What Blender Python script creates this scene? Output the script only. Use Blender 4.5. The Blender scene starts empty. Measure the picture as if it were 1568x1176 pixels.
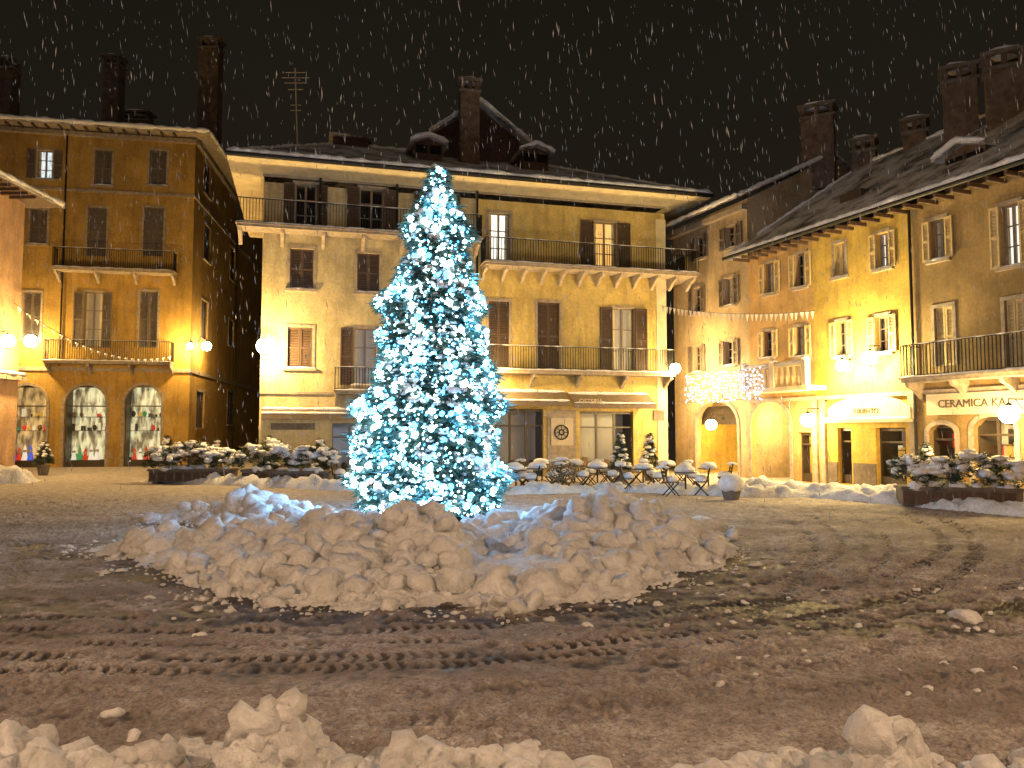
import bpy, math, random
import numpy as np
from mathutils import Vector, Matrix
random.seed(7); np.random.seed(7)
R=random.uniform
# ---------------- survey of the square (camera calibration -> metric positions) ---------------
F=1180.; CX,CY=784.,588.; H=2.1; TH=math.atan(72/F)
def ray(px,py):
    x=(px-CX)/F; y=(CY-py)/F
    return Vector((x, math.cos(TH)-y*math.sin(TH), math.sin(TH)+y*math.cos(TH)))
def G(px,py,z=0.0):
    d=ray(px,py); t=(z-H)/d.z; return Vector((d.x*t,d.y*t,z))
def W(px,py,Y):
    d=ray(px,py); t=Y/d.y; return Vector((d.x*t,Y,H+d.z*t))

# ---------------- materials ----------------
def newmat(name):
    m=bpy.data.materials.new(name); m.use_nodes=True
    nt=m.node_tree; b=nt.nodes['Principled BSDF']
    return m,nt,b
def pos(nt):
    return nt.nodes.new('ShaderNodeNewGeometry').outputs['Position']
def noise(nt,vec,scale,detail=4,rough=.6):
    n=nt.nodes.new('ShaderNodeTexNoise'); n.inputs['Scale'].default_value=scale
    n.inputs['Detail'].default_value=detail; n.inputs['Roughness'].default_value=rough
    nt.links.new(vec,n.inputs['Vector']); return n.outputs['Fac']
def ramp(nt,fac,stops):
    r=nt.nodes.new('ShaderNodeValToRGB'); e=r.color_ramp.elements
    while len(e)<len(stops): e.new(.5)
    for i,(p,c) in enumerate(stops):
        e[i].position=p; e[i].color=(*c,1) if len(c)==3 else c
    nt.links.new(fac,r.inputs['Fac']); return r.outputs['Color']
def mix(nt,a,b,fac,bt='MIX'):
    m=nt.nodes.new('ShaderNodeMix'); m.data_type='RGBA'; m.blend_type=bt
    for s,v in ((6,a),(7,b),(0,fac)):
        if isinstance(v,(tuple,list)): m.inputs[s].default_value=(*v,1)
        elif isinstance(v,(int,float)): m.inputs[s].default_value=v
        else: nt.links.new(v,m.inputs[s])
    return m.outputs[2]
def bump(nt,b,h,dist,strength=1):
    n=nt.nodes.new('ShaderNodeBump'); n.inputs['Distance'].default_value=dist; n.inputs['Strength'].default_value=strength
    nt.links.new(h,n.inputs['Height']); nt.links.new(n.outputs['Normal'],b.inputs['Normal'])
def scaledpos(nt,s):
    mp=nt.nodes.new('ShaderNodeMapping'); mp.inputs['Scale'].default_value=s
    nt.links.new(pos(nt),mp.inputs['Vector']); return mp.outputs['Vector']
def plaster(name,c,dark=.6,rough=.9):
    m,nt,b=newmat(name); p=pos(nt)
    f1=noise(nt,p,.5,6,.65); f2=noise(nt,scaledpos(nt,(2.5,2.5,.35)),1.2,5,.7); f3=noise(nt,p,9,4)
    d=tuple(x*dark for x in c)
    c1=ramp(nt,f1,[(.35,d),(.6,c)])
    c2=mix(nt,c1,tuple(x*.4 for x in c),ramp(nt,f2,[(.48,(0,0,0)),(.78,(.8,.8,.8))]))
    c3=mix(nt,c2,ramp(nt,f3,[(.3,(.75,.75,.75)),(.7,(1,1,1))]),1.0,'MULTIPLY')
    nt.links.new(c3,b.inputs['Base Color']); b.inputs['Roughness'].default_value=rough
    bump(nt,b,f3,.015); return m
def simple(name,c,rough=.7,metal=0,var=.25,scale=6,bmp=.004):
    m,nt,b=newmat(name); f=noise(nt,pos(nt),scale,4)
    nt.links.new(ramp(nt,f,[(.3,tuple(x*(1-var) for x in c)),(.7,tuple(min(1,x*(1+var*.4)) for x in c))]),b.inputs['Base Color'])
    b.inputs['Roughness'].default_value=rough; b.inputs['Metallic'].default_value=metal
    if bmp: bump(nt,b,f,bmp)
    return m
def emis(name,c,s,sample=False):
    m,nt,b=newmat(name); b.inputs['Base Color'].default_value=(*[x*.5 for x in c],1)
    b.inputs['Emission Color'].default_value=(*c,1); b.inputs['Emission Strength'].default_value=s
    if not sample: m.cycles.emission_sampling='NONE'
    return m
def litroom(name,ca,cb,s,scale=1.5,lo=.3,hi=.7):
    m,nt,b=newmat(name); f=noise(nt,scaledpos(nt,(3,3,.8)),scale,3)
    nt.links.new(ramp(nt,f,[(lo,ca),(hi,cb)]),b.inputs['Emission Color'])
    b.inputs['Emission Strength'].default_value=s; b.inputs['Base Color'].default_value=(.3,.3,.3,1); b.inputs['Roughness'].default_value=.3
    m.cycles.emission_sampling='NONE'
    return m
P_C1=plaster('plaster_cream',(.64,.53,.29)); P_C2=plaster('plaster_yellow',(.66,.49,.16))
P_B=plaster('plaster_ochre',(.52,.32,.07),.65); P_A=plaster('plaster_salmon',(.62,.39,.22))
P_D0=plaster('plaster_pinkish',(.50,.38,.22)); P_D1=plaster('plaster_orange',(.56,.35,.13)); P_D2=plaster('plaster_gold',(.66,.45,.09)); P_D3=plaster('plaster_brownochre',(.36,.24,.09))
STONE=simple('stone_trim',(.34,.28,.21),.85,var=.4,scale=5); DSTONE=simple('dark_stone',(.16,.13,.1),.9,var=.4,scale=4,bmp=.02)
CREAM=simple('cream_soffit',(.62,.53,.33),.8,var=.25,scale=2); WOOD=simple('dark_wood',(.09,.05,.03),.7,var=.4)
SH_B=simple('shutter_brown',(.085,.052,.032),.6); SH_G=simple('shutter_grey',(.15,.12,.09),.6); SH_C=simple('shutter_cream',(.55,.42,.2),.6)
IRON=simple('wrought_iron',(.02,.02,.02),.5,metal=.6,bmp=0); FRM=simple('window_frame',(.24,.19,.14),.5)
BRICK=simple('chimney_brick',(.15,.10,.065),.95,var=.5,scale=3,bmp=.03)
TIN=simple('shopfront_wood',(.06,.045,.03),.4); SIGN=simple('sign_board',(.5,.42,.3),.6,var=.1); CANV=simple('awning_canvas',(.16,.12,.08),.8)
m,nt,b=newmat('dark_glass'); b.inputs['Base Color'].default_value=(.015,.014,.013,1); b.inputs['Roughness'].default_value=.08
f=noise(nt,pos(nt),2,2); bump(nt,b,f,.01); GLASS=m
L_W=litroom('lit_window_white',(.55,.5,.4),(1,.95,.85),1.6); L_Y=litroom('lit_window_warm',(.8,.3,.03),(1,.62,.15),1.0); L_B=litroom('lit_window_blue',(.25,.35,.4),(.9,1,1),1.1,3)
L_DIM=litroom('dim_window',(.03,.02,.01),(.22,.13,.05),.5)
SHOP1=litroom('shop_interior_bright',(.05,.045,.02),(.85,.78,.42),.95,1.1,.40,.62); SHOP2=litroom('shop_interior_dim',(.010,.007,.003),(.16,.08,.025),.4,.8,.42,.66); SHOP3=litroom('shop_interior_warm',(.08,.04,.01),(.9,.55,.18),.85,1.1,.40,.62)  # emissive back panels stand in for lamps inside the shops
GOODS=[emis('goods_'+n,c,s) for n,c,s in (('cream',(.9,.8,.5),.6),('red',(.75,.05,.03),.55),('dark',(.1,.08,.05),.03),('green',(.08,.4,.14),.3),('gold',(.8,.45,.08),.5),('brown',(.3,.15,.05),.1))]  # goods glow faintly in place of a light over the shelves
LAMP=emis('lamp_glass',(1,.76,.38),70)
def snowmat(name,c=(.82,.82,.84),d=(.70,.69,.69),sc=14,bd=.03):
    m,nt,b=newmat(name); p=pos(nt); f=noise(nt,p,sc,8,.7); g=noise(nt,p,2.2,4)
    c1=ramp(nt,g,[(.35,d),(.6,c)]); c2=mix(nt,c1,ramp(nt,f,[(.3,(.74,.73,.72)),(.55,(1,1,1))]),1.0,'MULTIPLY')
    nt.links.new(c2,b.inputs['Base Color']); b.inputs['Roughness'].default_value=.75
    b.inputs['Specular IOR Level'].default_value=.3
    bump(nt,b,f,bd,1); return m
SNOW=snowmat('snow')
m,nt,b=newmat('snowy_roof'); p=pos(nt); g=noise(nt,p,.9,6,.7); f=noise(nt,p,12,4)
c=ramp(nt,g,[(.38,(.12,.10,.08)),(.56,(.60,.58,.57))]); nt.links.new(c,b.inputs['Base Color']); bump(nt,b,f,.05); b.inputs['Roughness'].default_value=.9; ROOF=m

# ---------------- mesh building ----------------
class Acc:
    def __init__(s): s.v=[]; s.f=[]
    def add(s,v,f):
        o=len(s.v); s.v+= [tuple(x) for x in v]; s.f+= [tuple(i+o for i in q) for q in f]
BOXF=[(0,1,2,3),(7,6,5,4),(0,4,5,1),(1,5,6,2),(2,6,7,3),(3,7,4,0)]
def mkobj(name,v,f,mats,parent=None,smooth=False,mi=None):
    me=bpy.data.meshes.new(name); me.from_pydata([tuple(x) for x in v],[],[tuple(q) for q in f])
    for m in (mats if isinstance(mats,(list,tuple)) else [mats]): me.materials.append(m)
    if mi is not None: me.polygons.foreach_set('material_index',mi)
    if smooth: me.polygons.foreach_set('use_smooth',[True]*len(me.polygons))
    me.update(); o=bpy.data.objects.new(name,me); bpy.context.scene.collection.objects.link(o)
    if parent: o.parent=parent
    return o
def fastmesh(name,V,q,mats,parent=None,smooth=True,mi=None,extra=None):
    k=q.shape[1]; me=bpy.data.meshes.new(name)
    me.vertices.add(len(V)); me.vertices.foreach_set('co',V.ravel().astype(np.float32))
    me.loops.add(q.size); me.loops.foreach_set('vertex_index',q.ravel().astype(np.int32)); me.polygons.add(len(q))
    me.polygons.foreach_set('loop_start',(np.arange(len(q))*k).astype(np.int32)); me.update(calc_edges=True)
    me.polygons.foreach_set('use_smooth',np.full(len(q),smooth))
    for kk,vv in (extra or {}).items():
        at=me.attributes.new(kk,'FLOAT','POINT'); at.data.foreach_set('value',vv.ravel().astype(np.float32))
    for m in (mats if isinstance(mats,(list,tuple)) else [mats]): me.materials.append(m)
    if mi is not None: me.polygons.foreach_set('material_index',mi.astype(np.int32))
    me.validate(); o=bpy.data.objects.new(name,me); bpy.context.scene.collection.objects.link(o)
    if parent: o.parent=parent
    return o
def gridmesh(name,X,Y,Z,mat,extra=None,parent=None):
    ny,nx=X.shape; V=np.stack([X,Y,Z],-1).reshape(-1,3)
    i=np.arange(ny*nx).reshape(ny,nx); q=np.stack([i[:-1,:-1],i[:-1,1:],i[1:,1:],i[1:,:-1]],-1).reshape(-1,4)
    return fastmesh(name,V,q,mat,parent,True,None,extra)
def empty(name,loc=(0,0,0)):
    e=bpy.data.objects.new(name,None); e.location=loc; e.empty_display_size=.3
    bpy.context.scene.collection.objects.link(e); return e
class Obj:
    """one real-world object: empty root + one mesh per part"""
    def __init__(s,name): s.name=name; s.p={}; s.extra=[]
    def acc(s,part,mat):
        if part not in s.p: s.p[part]=(Acc(),mat)
        return s.p[part][0]
    def quad(s,part,mat,*pts): s.acc(part,mat).add(pts,[tuple(range(len(pts)))])
    def hexa(s,part,mat,c): s.acc(part,mat).add(c,BOXF)
    def box(s,part,mat,fr,u0,u1,z0,z1,d0,d1):
        c=[fr.p(u0,z0,d1),fr.p(u1,z0,d1),fr.p(u1,z1,d1),fr.p(u0,z1,d1),fr.p(u0,z0,d0),fr.p(u1,z0,d0),fr.p(u1,z1,d0),fr.p(u0,z1,d0)]
        s.hexa(part,mat,c)
    def tube(s,part,mat,a,b,r0,r1=None,n=8):
        r1=r0 if r1 is None else r1; a=Vector(a); b=Vector(b); d=(b-a).normalized()
        x=d.orthogonal().normalized(); y=d.cross(x); v=[]
        for q,r in ((a,r0),(b,r1)):
            for i in range(n):
                t=2*math.pi*i/n; v.append(q+x*(math.cos(t)*r)+y*(math.sin(t)*r))
        f=[(i,(i+1)%n,n+(i+1)%n,n+i) for i in range(n)]+[tuple(range(n))[::-1],tuple(range(n,2*n))]
        s.acc(part,mat).add(v,f)
    def blob(s,part,mat,c,rx,ry,rz,j=.12,n=10,m=6):
        v=[];f=[];c=Vector(c)
        for i in range(m+1):
            ph=math.pi*i/m
            for k in range(n):
                t=2*math.pi*k/n; q=1+R(-j,j)
                v.append(c+Vector((rx*math.sin(ph)*math.cos(t)*q,ry*math.sin(ph)*math.sin(t)*q,rz*math.cos(ph)*(1 if i in(0,m) else q))))
        for i in range(m):
            for k in range(n):
                k2=(k+1)%n; f.append((i*n+k,(i+1)*n+k,(i+1)*n+k2,i*n+k2))
        s.acc(part,mat).add(v,f)
    def finish(s,smooth=()):
        e=empty(s.name)
        for k,(a,mat) in s.p.items():
            mkobj(k,a.v,a.f,mat,e,smooth=k in smooth)
        for o in s.extra: o.parent=e
        s.e=e; return e
class Fr:
    def __init__(s,P0,P1):
        s.O=Vector((P0[0],P0[1],0)); d=Vector((P1[0]-P0[0],P1[1]-P0[1],0)); s.L=d.length; s.U=d.normalized(); s.Nn=Vector((s.U.y,-s.U.x,0))
    def p(s,u,z,d=0): q=s.O+s.U*u+s.Nn*d; return Vector((q.x,q.y,z))
    def uv(s,px,py,d=0):
        r=ray(px,py); c=Vector((0,0,H)); t=((s.O+s.Nn*d).dot(s.Nn))/r.dot(s.Nn)
        q=c+r*t; return (q-s.O).dot(s.U), q.z
    def rect(s,r,d=0):
        x0,y0,x1,y1=r; my=(y0+y1)/2; mx=(x0+x1)/2
        return (s.uv(x0,my,d)[0],s.uv(x1,my,d)[0],s.uv(mx,y1,d)[1],s.uv(mx,y0,d)[1])
def wall(b,part,mat,fr,u0,u1,z0,z1,ops=(),depth=.28):
    a=b.acc(part,mat)
    us=sorted({u0,u1,*[x for o in ops for x in o[:2]]}); zs=sorted({z0,z1,*[x for o in ops for x in o[2:4]]})
    us=[u for u in us if u0<=u<=u1]; zs=[z for z in zs if z0<=z<=z1]
    for i in range(len(us)-1):
        for j in range(len(zs)-1):
            cu=(us[i]+us[i+1])/2; cz=(zs[j]+zs[j+1])/2
            if any(o[0]<cu<o[1] and o[2]<cz<o[3] for o in ops): continue
            a.add([fr.p(us[i],zs[j]),fr.p(us[i+1],zs[j]),fr.p(us[i+1],zs[j+1]),fr.p(us[i],zs[j+1])],[(0,1,2,3)])
    for (a0,a1,c0,c1) in [o[:4] for o in ops]:
        for q in ([(a0,c0),(a0,c1)],[(a0,c1),(a1,c1)],[(a1,c1),(a1,c0)],[(a1,c0),(a0,c0)]):
            (ua,za),(ub,zb)=q
            a.add([fr.p(ua,za,0),fr.p(ub,zb,0),fr.p(ub,zb,-depth),fr.p(ua,za,-depth)],[(0,1,2,3)])
def archfill(b,part,mat,fr,o,rise=None,n=12,trim=None):
    a0,a1,c0,c1=o; r=(a1-a0)/2; rise=rise or r; cu=(a0+a1)/2; zc=c1-rise
    a=b.acc(part,mat)
    pts=[(cu-r*math.cos(math.pi*i/n),zc+rise*math.sin(math.pi*i/n)) for i in range(n+1)]
    for i in range(n):
        (u0,z0),(u1,z1)=pts[i],pts[i+1]
        a.add([fr.p(u0,z0,.001),fr.p(u1,z1,.001),fr.p(u1,c1,.001),fr.p(u0,c1,.001)],[(0,1,2,3)])
        a.add([fr.p(u0,z0,.001),fr.p(u1,z1,.001),fr.p(u1,z1,-.28),fr.p(u0,z0,-.28)],[(0,1,2,3)])
    if trim:
        w=.16
        for i in range(n):
            t0=math.pi*i/n; t1=math.pi*(i+1)/n
            P=lambda t,k,d:fr.p(cu-(r+k)*math.cos(t),zc+(rise+k)*math.sin(t),d)
            b.hexa('arch_trim',trim,[P(t0,0,.05),P(t1,0,.05),P(t1,w,.05),P(t0,w,.05),P(t0,0,-.02),P(t1,0,-.02),P(t1,w,-.02),P(t0,w,-.02)])
        for s0,s1 in ((a0-w,a0),(a1,a1+w)): b.box('arch_trim',trim,fr,s0,s1,c0,zc-.002,-.02,.05)
def shutter(b,mat,fr,u0,u1,z0,z1,d):
    b.box('shutters',mat,fr,u0,u0+.06,z0,z1,d,d+.05); b.box('shutters',mat,fr,u1-.06,u1,z0,z1,d,d+.05)
    zm=(z0+z1)/2
    for z in (z0,zm-.04,z1-.08): b.box('shutters',mat,fr,u0+.061,u1-.061,z,z+.08,d,d+.048)
    n=max(6,int((z1-z0)/.11))
    for i in range(n):
        z=z0+(z1-z0)*(i+.5)/n
        a=[fr.p(u0+.06,z-.035,d+.045),fr.p(u1-.06,z-.035,d+.045),fr.p(u1-.06,z+.035,d+.01),fr.p(u0+.06,z+.035,d+.01)]
        b.quad('shutters',mat,*a)
    b.quad('shutters',mat,fr.p(u0+.05,z0+.02,d+.004),fr.p(u1-.05,z0+.02,d+.004),fr.p(u1-.05,z1-.02,d+.004),fr.p(u0+.05,z1-.02,d+.004))
def window(b,fr,o,pane=None,sh='open',shm=None,trim=STONE,sill=True,snow=True):
    a0,a1,c0,c1=o; pane=pane or GLASS; shm=shm or SH_B; w=a1-a0
    b.quad('panes_'+pane.name,pane,fr.p(a0,c0,-.24),fr.p(a1,c0,-.24),fr.p(a1,c1,-.24),fr.p(a0,c1,-.24))
    t=.055
    for q in ((a0,a0+t,c0,c1),(a1-t,a1,c0,c1),(a0+t,a1-t,c0,c0+t*1.5),(a0+t,a1-t,c1-t,c1),((a0+a1)/2-.045,(a0+a1)/2+.045,c0+t*1.5,c1-t)):
        b.box('frames',FRM,fr,*q,-.235,-.17)
    for k in (1/3,2/3):
        z=c0+(c1-c0)*k
        b.box('frames',FRM,fr,a0+t,(a0+a1)/2-.046,z-.02,z+.02,-.234,-.18); b.box('frames',FRM,fr,(a0+a1)/2+.046,a1-t,z-.02,z+.02,-.234,-.18)
    if pane is not GLASS:
        for s0,s1 in ((a0+t,a0+t+w*.13),(a1-t-w*.13,a1-t)):
            b.quad('curtains',CREAM,fr.p(s0,c0+.1,-.236),fr.p(s1,c0+.1,-.236),fr.p(s1,c1-.06,-.236),fr.p(s0,c1-.06,-.236))
    if trim:
        g=.12
        b.box('trim',trim,fr,a0-g,a1+g,c1+.001,c1+g,-.01,.035)
        b.box('trim',trim,fr,a0-g,a0-.001,c0,c1,-.01,.03); b.box('trim',trim,fr,a1+.001,a1+g,c0,c1,-.01,.03)
    if sill:
        b.box('trim',STONE,fr,a0-.18,a1+.18,c0-.1,c0-.002,-.05,.12)
        if snow: snowline(b,[fr.p(a0-.15,c0+.015,.06),fr.p(a1+.15,c0+.015,.06)],.055)
    if sh=='open':
        shutter(b,shm,fr,a0-w*.55,a0-.02,c0,c1,.04); shutter(b,shm,fr,a1+.02,a1+w*.55,c0,c1,.04)
    elif sh=='closed':
        shutter(b,shm,fr,a0+.01,(a0+a1)/2-.01,c0,c1,-.12); shutter(b,shm,fr,(a0+a1)/2+.01,a1-.01,c0,c1,-.12)
def snowline(b,pts,r,flat=1.0,step=.22,part='snow_caps'):
    P=[]
    for a,c in zip(pts[:-1],pts[1:]):
        a=Vector(a);c=Vector(c);n=max(1,int((c-a).length/step)); P+=[a.lerp(c,i/n) for i in range(n)]
    P.append(Vector(pts[-1])); d=(P[-1]-P[0]).normalized(); side=Vector((-d.y,d.x,0))
    if side.length<.1: side=Vector((1,0,0))
    side.normalize(); v=[];f=[];k=7
    for i,q in enumerate(P):
        e=.35 if i in(0,len(P)-1) else 1
        rr=r*R(.6,1.35)*e
        for j in range(k):
            t=2*math.pi*j/k; v.append(q+side*(math.cos(t)*rr*flat)+Vector((0,0,math.sin(t)*rr)))
    for i in range(len(P)-1):
        for j in range(k):
            j2=(j+1)%k; f.append((i*k+j,i*k+j2,(i+1)*k+j2,(i+1)*k+j))
    b.acc(part,SNOW).add(v,f)
def balcony(b,fr,u0,u1,z,dep=.9,h=1.0,brackets=True,slab=STONE,step=.125,snow=True,bstep=1.3,bmat=None):
    b.box('balcony_slab',slab,fr,u0,u1,z-.16,z,.0,dep); b.box('balcony_slab',slab,fr,u0-.05,u1+.05,z-.05,z+.01,.002,dep+.06)
    if brackets:
        n=max(2,int((u1-u0)/bstep)+1)
        for i in range(n):
            u=u0+.1+(u1-u0-.2)*i/(n-1)
            pf=[(0,-.16),(dep*.85,-.16),(dep*.8,-.3),(dep*.45,-.42),(dep*.2,-.62),(0,-.75)]
            v=[fr.p(u-.07,z+c,d) for d,c in pf]+[fr.p(u+.07,z+c,d) for d,c in pf]; k=len(pf)
            f=[tuple(range(k)),tuple(range(2*k-1,k-1,-1))]+[(i2,i2+k,(i2+1)%k+k,(i2+1)%k) for i2 in range(k)]
            b.acc('brackets',bmat or slab).add(v,f)
    t=.012; D=dep-.04
    for zz in (z+.08,z+h):
        b.box('railing',IRON,fr,u0,u1,zz-.015,zz+.015,D-.02,D+.02)
        b.box('railing',IRON,fr,u0,u0+.03,zz-.014,zz+.014,0,D-.02); b.box('railing',IRON,fr,u1-.03,u1,zz-.014,zz+.014,0,D-.02)
    n=int((u1-u0)/step)
    for i in range(n+1):
        u=u0+(u1-u0)*i/n; b.box('railing',IRON,fr,u-t,u+t,z+.01,z+h,D-t,D+t)
    for i in range(1,int(dep/step)):
        for u in (u0+.01,u1-.01): b.box('railing',IRON,fr,u-t,u+t,z+.01,z+h,i*step-t,i*step+t)
    if snow:
        snowline(b,[fr.p(u0,z+h+.02,D),fr.p(u1,z+h+.02,D)],.022); snowline(b,[fr.p(u0,z+.02,dep),fr.p(u1,z+.02,dep)],.05)
def shopfront(b,fr,o,mat,nm=2):
    a0,a1,c0,c1=o; w=a1-a0; h=c1-c0
    b.quad('display_'+mat.name,mat,fr.p(a0,c0,-1.3),fr.p(a1,c0,-1.3),fr.p(a1,c1,-1.3),fr.p(a0,c1,-1.3))
    for u in (a0,a1): b.quad('display_sides',TIN,fr.p(u,c0,-.281),fr.p(u,c1,-.281),fr.p(u,c1,-1.3),fr.p(u,c0,-1.3))
    b.quad('display_sides',TIN,fr.p(a0,c1,-.281),fr.p(a1,c1,-.281),fr.p(a1,c1,-1.3),fr.p(a0,c1,-1.3)); b.quad('display_sides',TIN,fr.p(a0,c0+.01,-.281),fr.p(a1,c0+.01,-.281),fr.p(a1,c0+.01,-1.3),fr.p(a0,c0+.01,-1.3))
    for z in (.45,.45*h,.62*h):
        if mat is SHOP2 and z>.45: continue
        dd=-.95 if z>.5 else -.7
        b.box('shelves',WOOD,fr,a0+.05,a1-.05,c0+z-.03,c0+z,dd-.2,dd+.1)
        u=a0+.12
        while u<a1-.3:
            s_=R(.10,.24); m_=random.choice(GOODS) if mat is not SHOP2 else GOODS[random.choice((2,5))]
            if R(0,1)<.5: b.box('goods_'+m_.name,m_,fr,u,u+s_,c0+z+.002,c0+z+R(.15,.5),dd-.1,dd)
            else:
                b.blob('goods_'+m_.name,m_,fr.p(u+s_/2,c0+z+s_*.8,dd-.03),s_*.6,s_*.6,s_*.8,.05,8,5)
            u+=s_+R(.03,.3)
    b.box('shop_frames',TIN,fr,a0,a1,c0,c0+.35,-.27,-.2); b.box('shop_frames',TIN,fr,a0,a1,c1-.12,c1,-.27,-.2)
    for i in range(nm+1):
        u=a0+(a1-a0)*i/nm; b.box('shop_frames',TIN,fr,max(a0,u-.05),min(a1,u+.05),c0+.351,c1-.121,-.27,-.2)
    b.box('shop_frames',TIN,fr,a0+.05,a1-.05,c0+(c1-c0)*.74,c0+(c1-c0)*.74+.07,-.268,-.202)
def roofplane(b,a,c,d,e,th=.14,part='roof',mat=None):
    a,c,d,e=map(Vector,(a,c,d,e)); n=Vector((0,0,th))
    b.acc(part,mat or ROOF).add([a-n,c-n,d-n,e-n,a,c,d,e],[(4,5,6,7),(3,2,1,0),(0,1,5,4),(1,2,6,5),(2,3,7,6),(3,0,4,7)])
def chimney(b,c,w,dp,z0,z1,ang=0):
    cx,cy=c; ca,sa=math.cos(ang),math.sin(ang)
    def bx(x0,x1,y0,y1,za,zb,part,mat):
        P=lambda x,y,z:Vector((cx+x*ca-y*sa,cy+x*sa+y*ca,z))
        b.hexa(part,mat,[P(x0,y0,za),P(x1,y0,za),P(x1,y0,zb),P(x0,y0,zb),P(x0,y1,za),P(x1,y1,za),P(x1,y1,zb),P(x0,y1,zb)])
    w/=2;dp/=2
    bx(-w,w,-dp,dp,z0,z1-.55,'chimney',BRICK); bx(-w-.08,w+.08,-dp-.08,dp+.08,z1-.72,z1-.6,'chimney_trim',DSTONE)
    for sx in (-1,0,1):
        for sy in(-1,1): bx(sx*(w-.1)-.09,sx*(w-.1)+.09,sy*(dp-.1)-.09,sy*(dp-.1)+.09,z1-.55,z1-.15,'chimney',BRICK)
    bx(-w-.14,w+.14,-dp-.14,dp+.14,z1-.15,z1-.04,'chimney_trim',DSTONE)
    b.blob('snow_caps',SNOW,(cx,cy,z1-.02),w+.12,dp+.12,.17,.1)
def pipe(b,fr,u,z0,z1,d=.1): b.tube('drainpipe',IRON,fr.p(u,z0,d),fr.p(u,z1,d),.05)
def mklight(name,loc,e,col,rad,parent):
    l=bpy.data.lights.new(name,'POINT'); l.energy=e; l.color=col; l.shadow_soft_size=rad
    lo=bpy.data.objects.new(name,l); lo.location=loc; bpy.context.scene.collection.objects.link(lo)
    if parent: lo.parent=parent
    return lo
def lantern(fr,px,py,power,arm=.55,col=(1,.64,.22),r=.24,rad=.16):
    u,z=fr.uv(px,py,arm); o=Obj('wall_lantern')
    c=fr.p(u,z,arm)
    o.tube('arm',IRON,fr.p(u,z+.45,0),fr.p(u,z+.45,arm),.02); o.tube('arm',IRON,fr.p(u,z-.05,0),fr.p(u,z+.43,arm*.6),.014)
    o.tube('arm',IRON,fr.p(u,z+.45,arm),fr.p(u,z+.25,arm),.015); o.tube('cap',IRON,c+Vector((0,0,r*.85)),c+Vector((0,0,r*.85+.1)),r*.5,.03,10)
    o.blob('glass',LAMP,c,r,r,r,0,14,8); o.tube('cage_base',IRON,c+Vector((0,0,-r-.05)),c+Vector((0,0,-r+.01)),r*.3,r*.4,10)  # globe enlarged and bright so its shape reads as lamp bloom
    o.tube('wallplate',IRON,fr.p(u,z+.3,.0),fr.p(u,z+.3,.04),.09)
    o.finish(smooth=('glass',))
    mklight('bulb',fr.p(u,z-.12,arm+r+.2),power,col,rad,o.e)
def textobj(s,size,fr,u,z,d,mat,parentobj):
    cu=bpy.data.curves.new('lettering','FONT'); cu.body=s; cu.size=size; cu.extrude=.012; cu.align_x='CENTER'; cu.align_y='CENTER'
    o=bpy.data.objects.new('lettering',cu); cu.materials.append(mat); bpy.context.scene.collection.objects.link(o)
    X=fr.U; Z=fr.Nn; Y=Vector((0,0,1)); M=Matrix((X,Y,Z)).transposed().to_4x4(); M.translation=fr.p(u,z,d); o.matrix_world=M
    parentobj.extra.append(o)

# ================= CENTRAL BUILDING =================
C=Fr(G(395,736),G(1022,726)); L=C.L
b=Obj('plaster_house_with_balconies')
us=C.uv(732,500)[0]; ZT=12.9
def rr(*r): return C.rect(r)
w1=[(rr(452,282,484,352),None,'open',SH_B),(rr(551,289,587,356),None,'open',SH_B),(rr(652,296,686,362),None,'open',SH_B),
 (rr(444,381,480,443),None,'closed',SH_G),(rr(547,388,581,448),None,'closed',SH_B),(rr(648,392,682,452),None,'closed',SH_B),
 (rr(440,501,478,564),None,'closed',SH_C),(rr(541,503,577,590),L_DIM,'open',SH_B),(rr(650,505,684,590),None,'closed',SH_B)]
g1=[rr(508,648,588,736),rr(610,648,690,734)]
w2=[(rr(748,326,781,406),L_W,'none',SH_G),(rr(909,340,945,412),L_Y,'open',SH_B),
 (rr(748,461,780,562),None,'closed',SH_G),(rr(823,463,857,566),None,'closed',SH_G),(rr(938,472,972,570),L_DIM,'open',SH_B)]
g2=[rr(757,626,832,731),rr(888,630,970,728)]
wall(b,'walls_cream',P_C1,C,0,us,0,ZT,[w[0] for w in w1]+g1); wall(b,'walls_yellow',P_C2,C,us,L,0,ZT,[w[0] for w in w2]+g2)
for o,pn,sh,sm in w1: window(b,C,o,pn,sh,sm)
for o,pn,sh,sm in w2: window(b,C,o,pn,sh,sm,sill=False)
for o in g1+g2: shopfront(b,C,o,SHOP2,3)
CL=Fr(C.p(0,0,-12),C.p(0,0,0)); CR=Fr(C.p(L,0,0),C.p(L,0,-12))
wall(b,'walls_cream',P_C1,CL,0,12,0,ZT); wall(b,'walls_yellow',P_C2,CR,0,12,0,ZT)
b.quad('walls_cream',P_C1,C.p(0,0,-12),C.p(L,0,-12),C.p(L,ZT,-12),C.p(0,ZT,-12))
b.box('stone_base',DSTONE,C,0,C.uv(505,700)[0],0,.7,0,.06)
zb=C.uv(450,600)[1]; b.box('string_course',STONE,C,0,us,zb-.1,zb,0,.06)
b.box('pier_trim',STONE,C,C.uv(838,700)[0],C.uv(882,700)[0],0,C.uv(860,628)[1],0,.05); b.box('pier_trim',STONE,C,us-.05,us+.25,0,C.uv(860,628)[1],0,.05)
b.box('quoin',CREAM,C,L-.5,L+.03,0,ZT-.3,.0,.04)
ze=C.uv(700,262,1.6)[1]; ov=1.55; sl,sr=1.4,1.75
zw=C.uv(700,291)[1]
cpf=[(0.02,zw),(.25,zw+(ze-.2-zw)*.45),(.7,zw+(ze-.2-zw)*.8),(1.2,ze-.24),(ov,ze-.18)]
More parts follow.
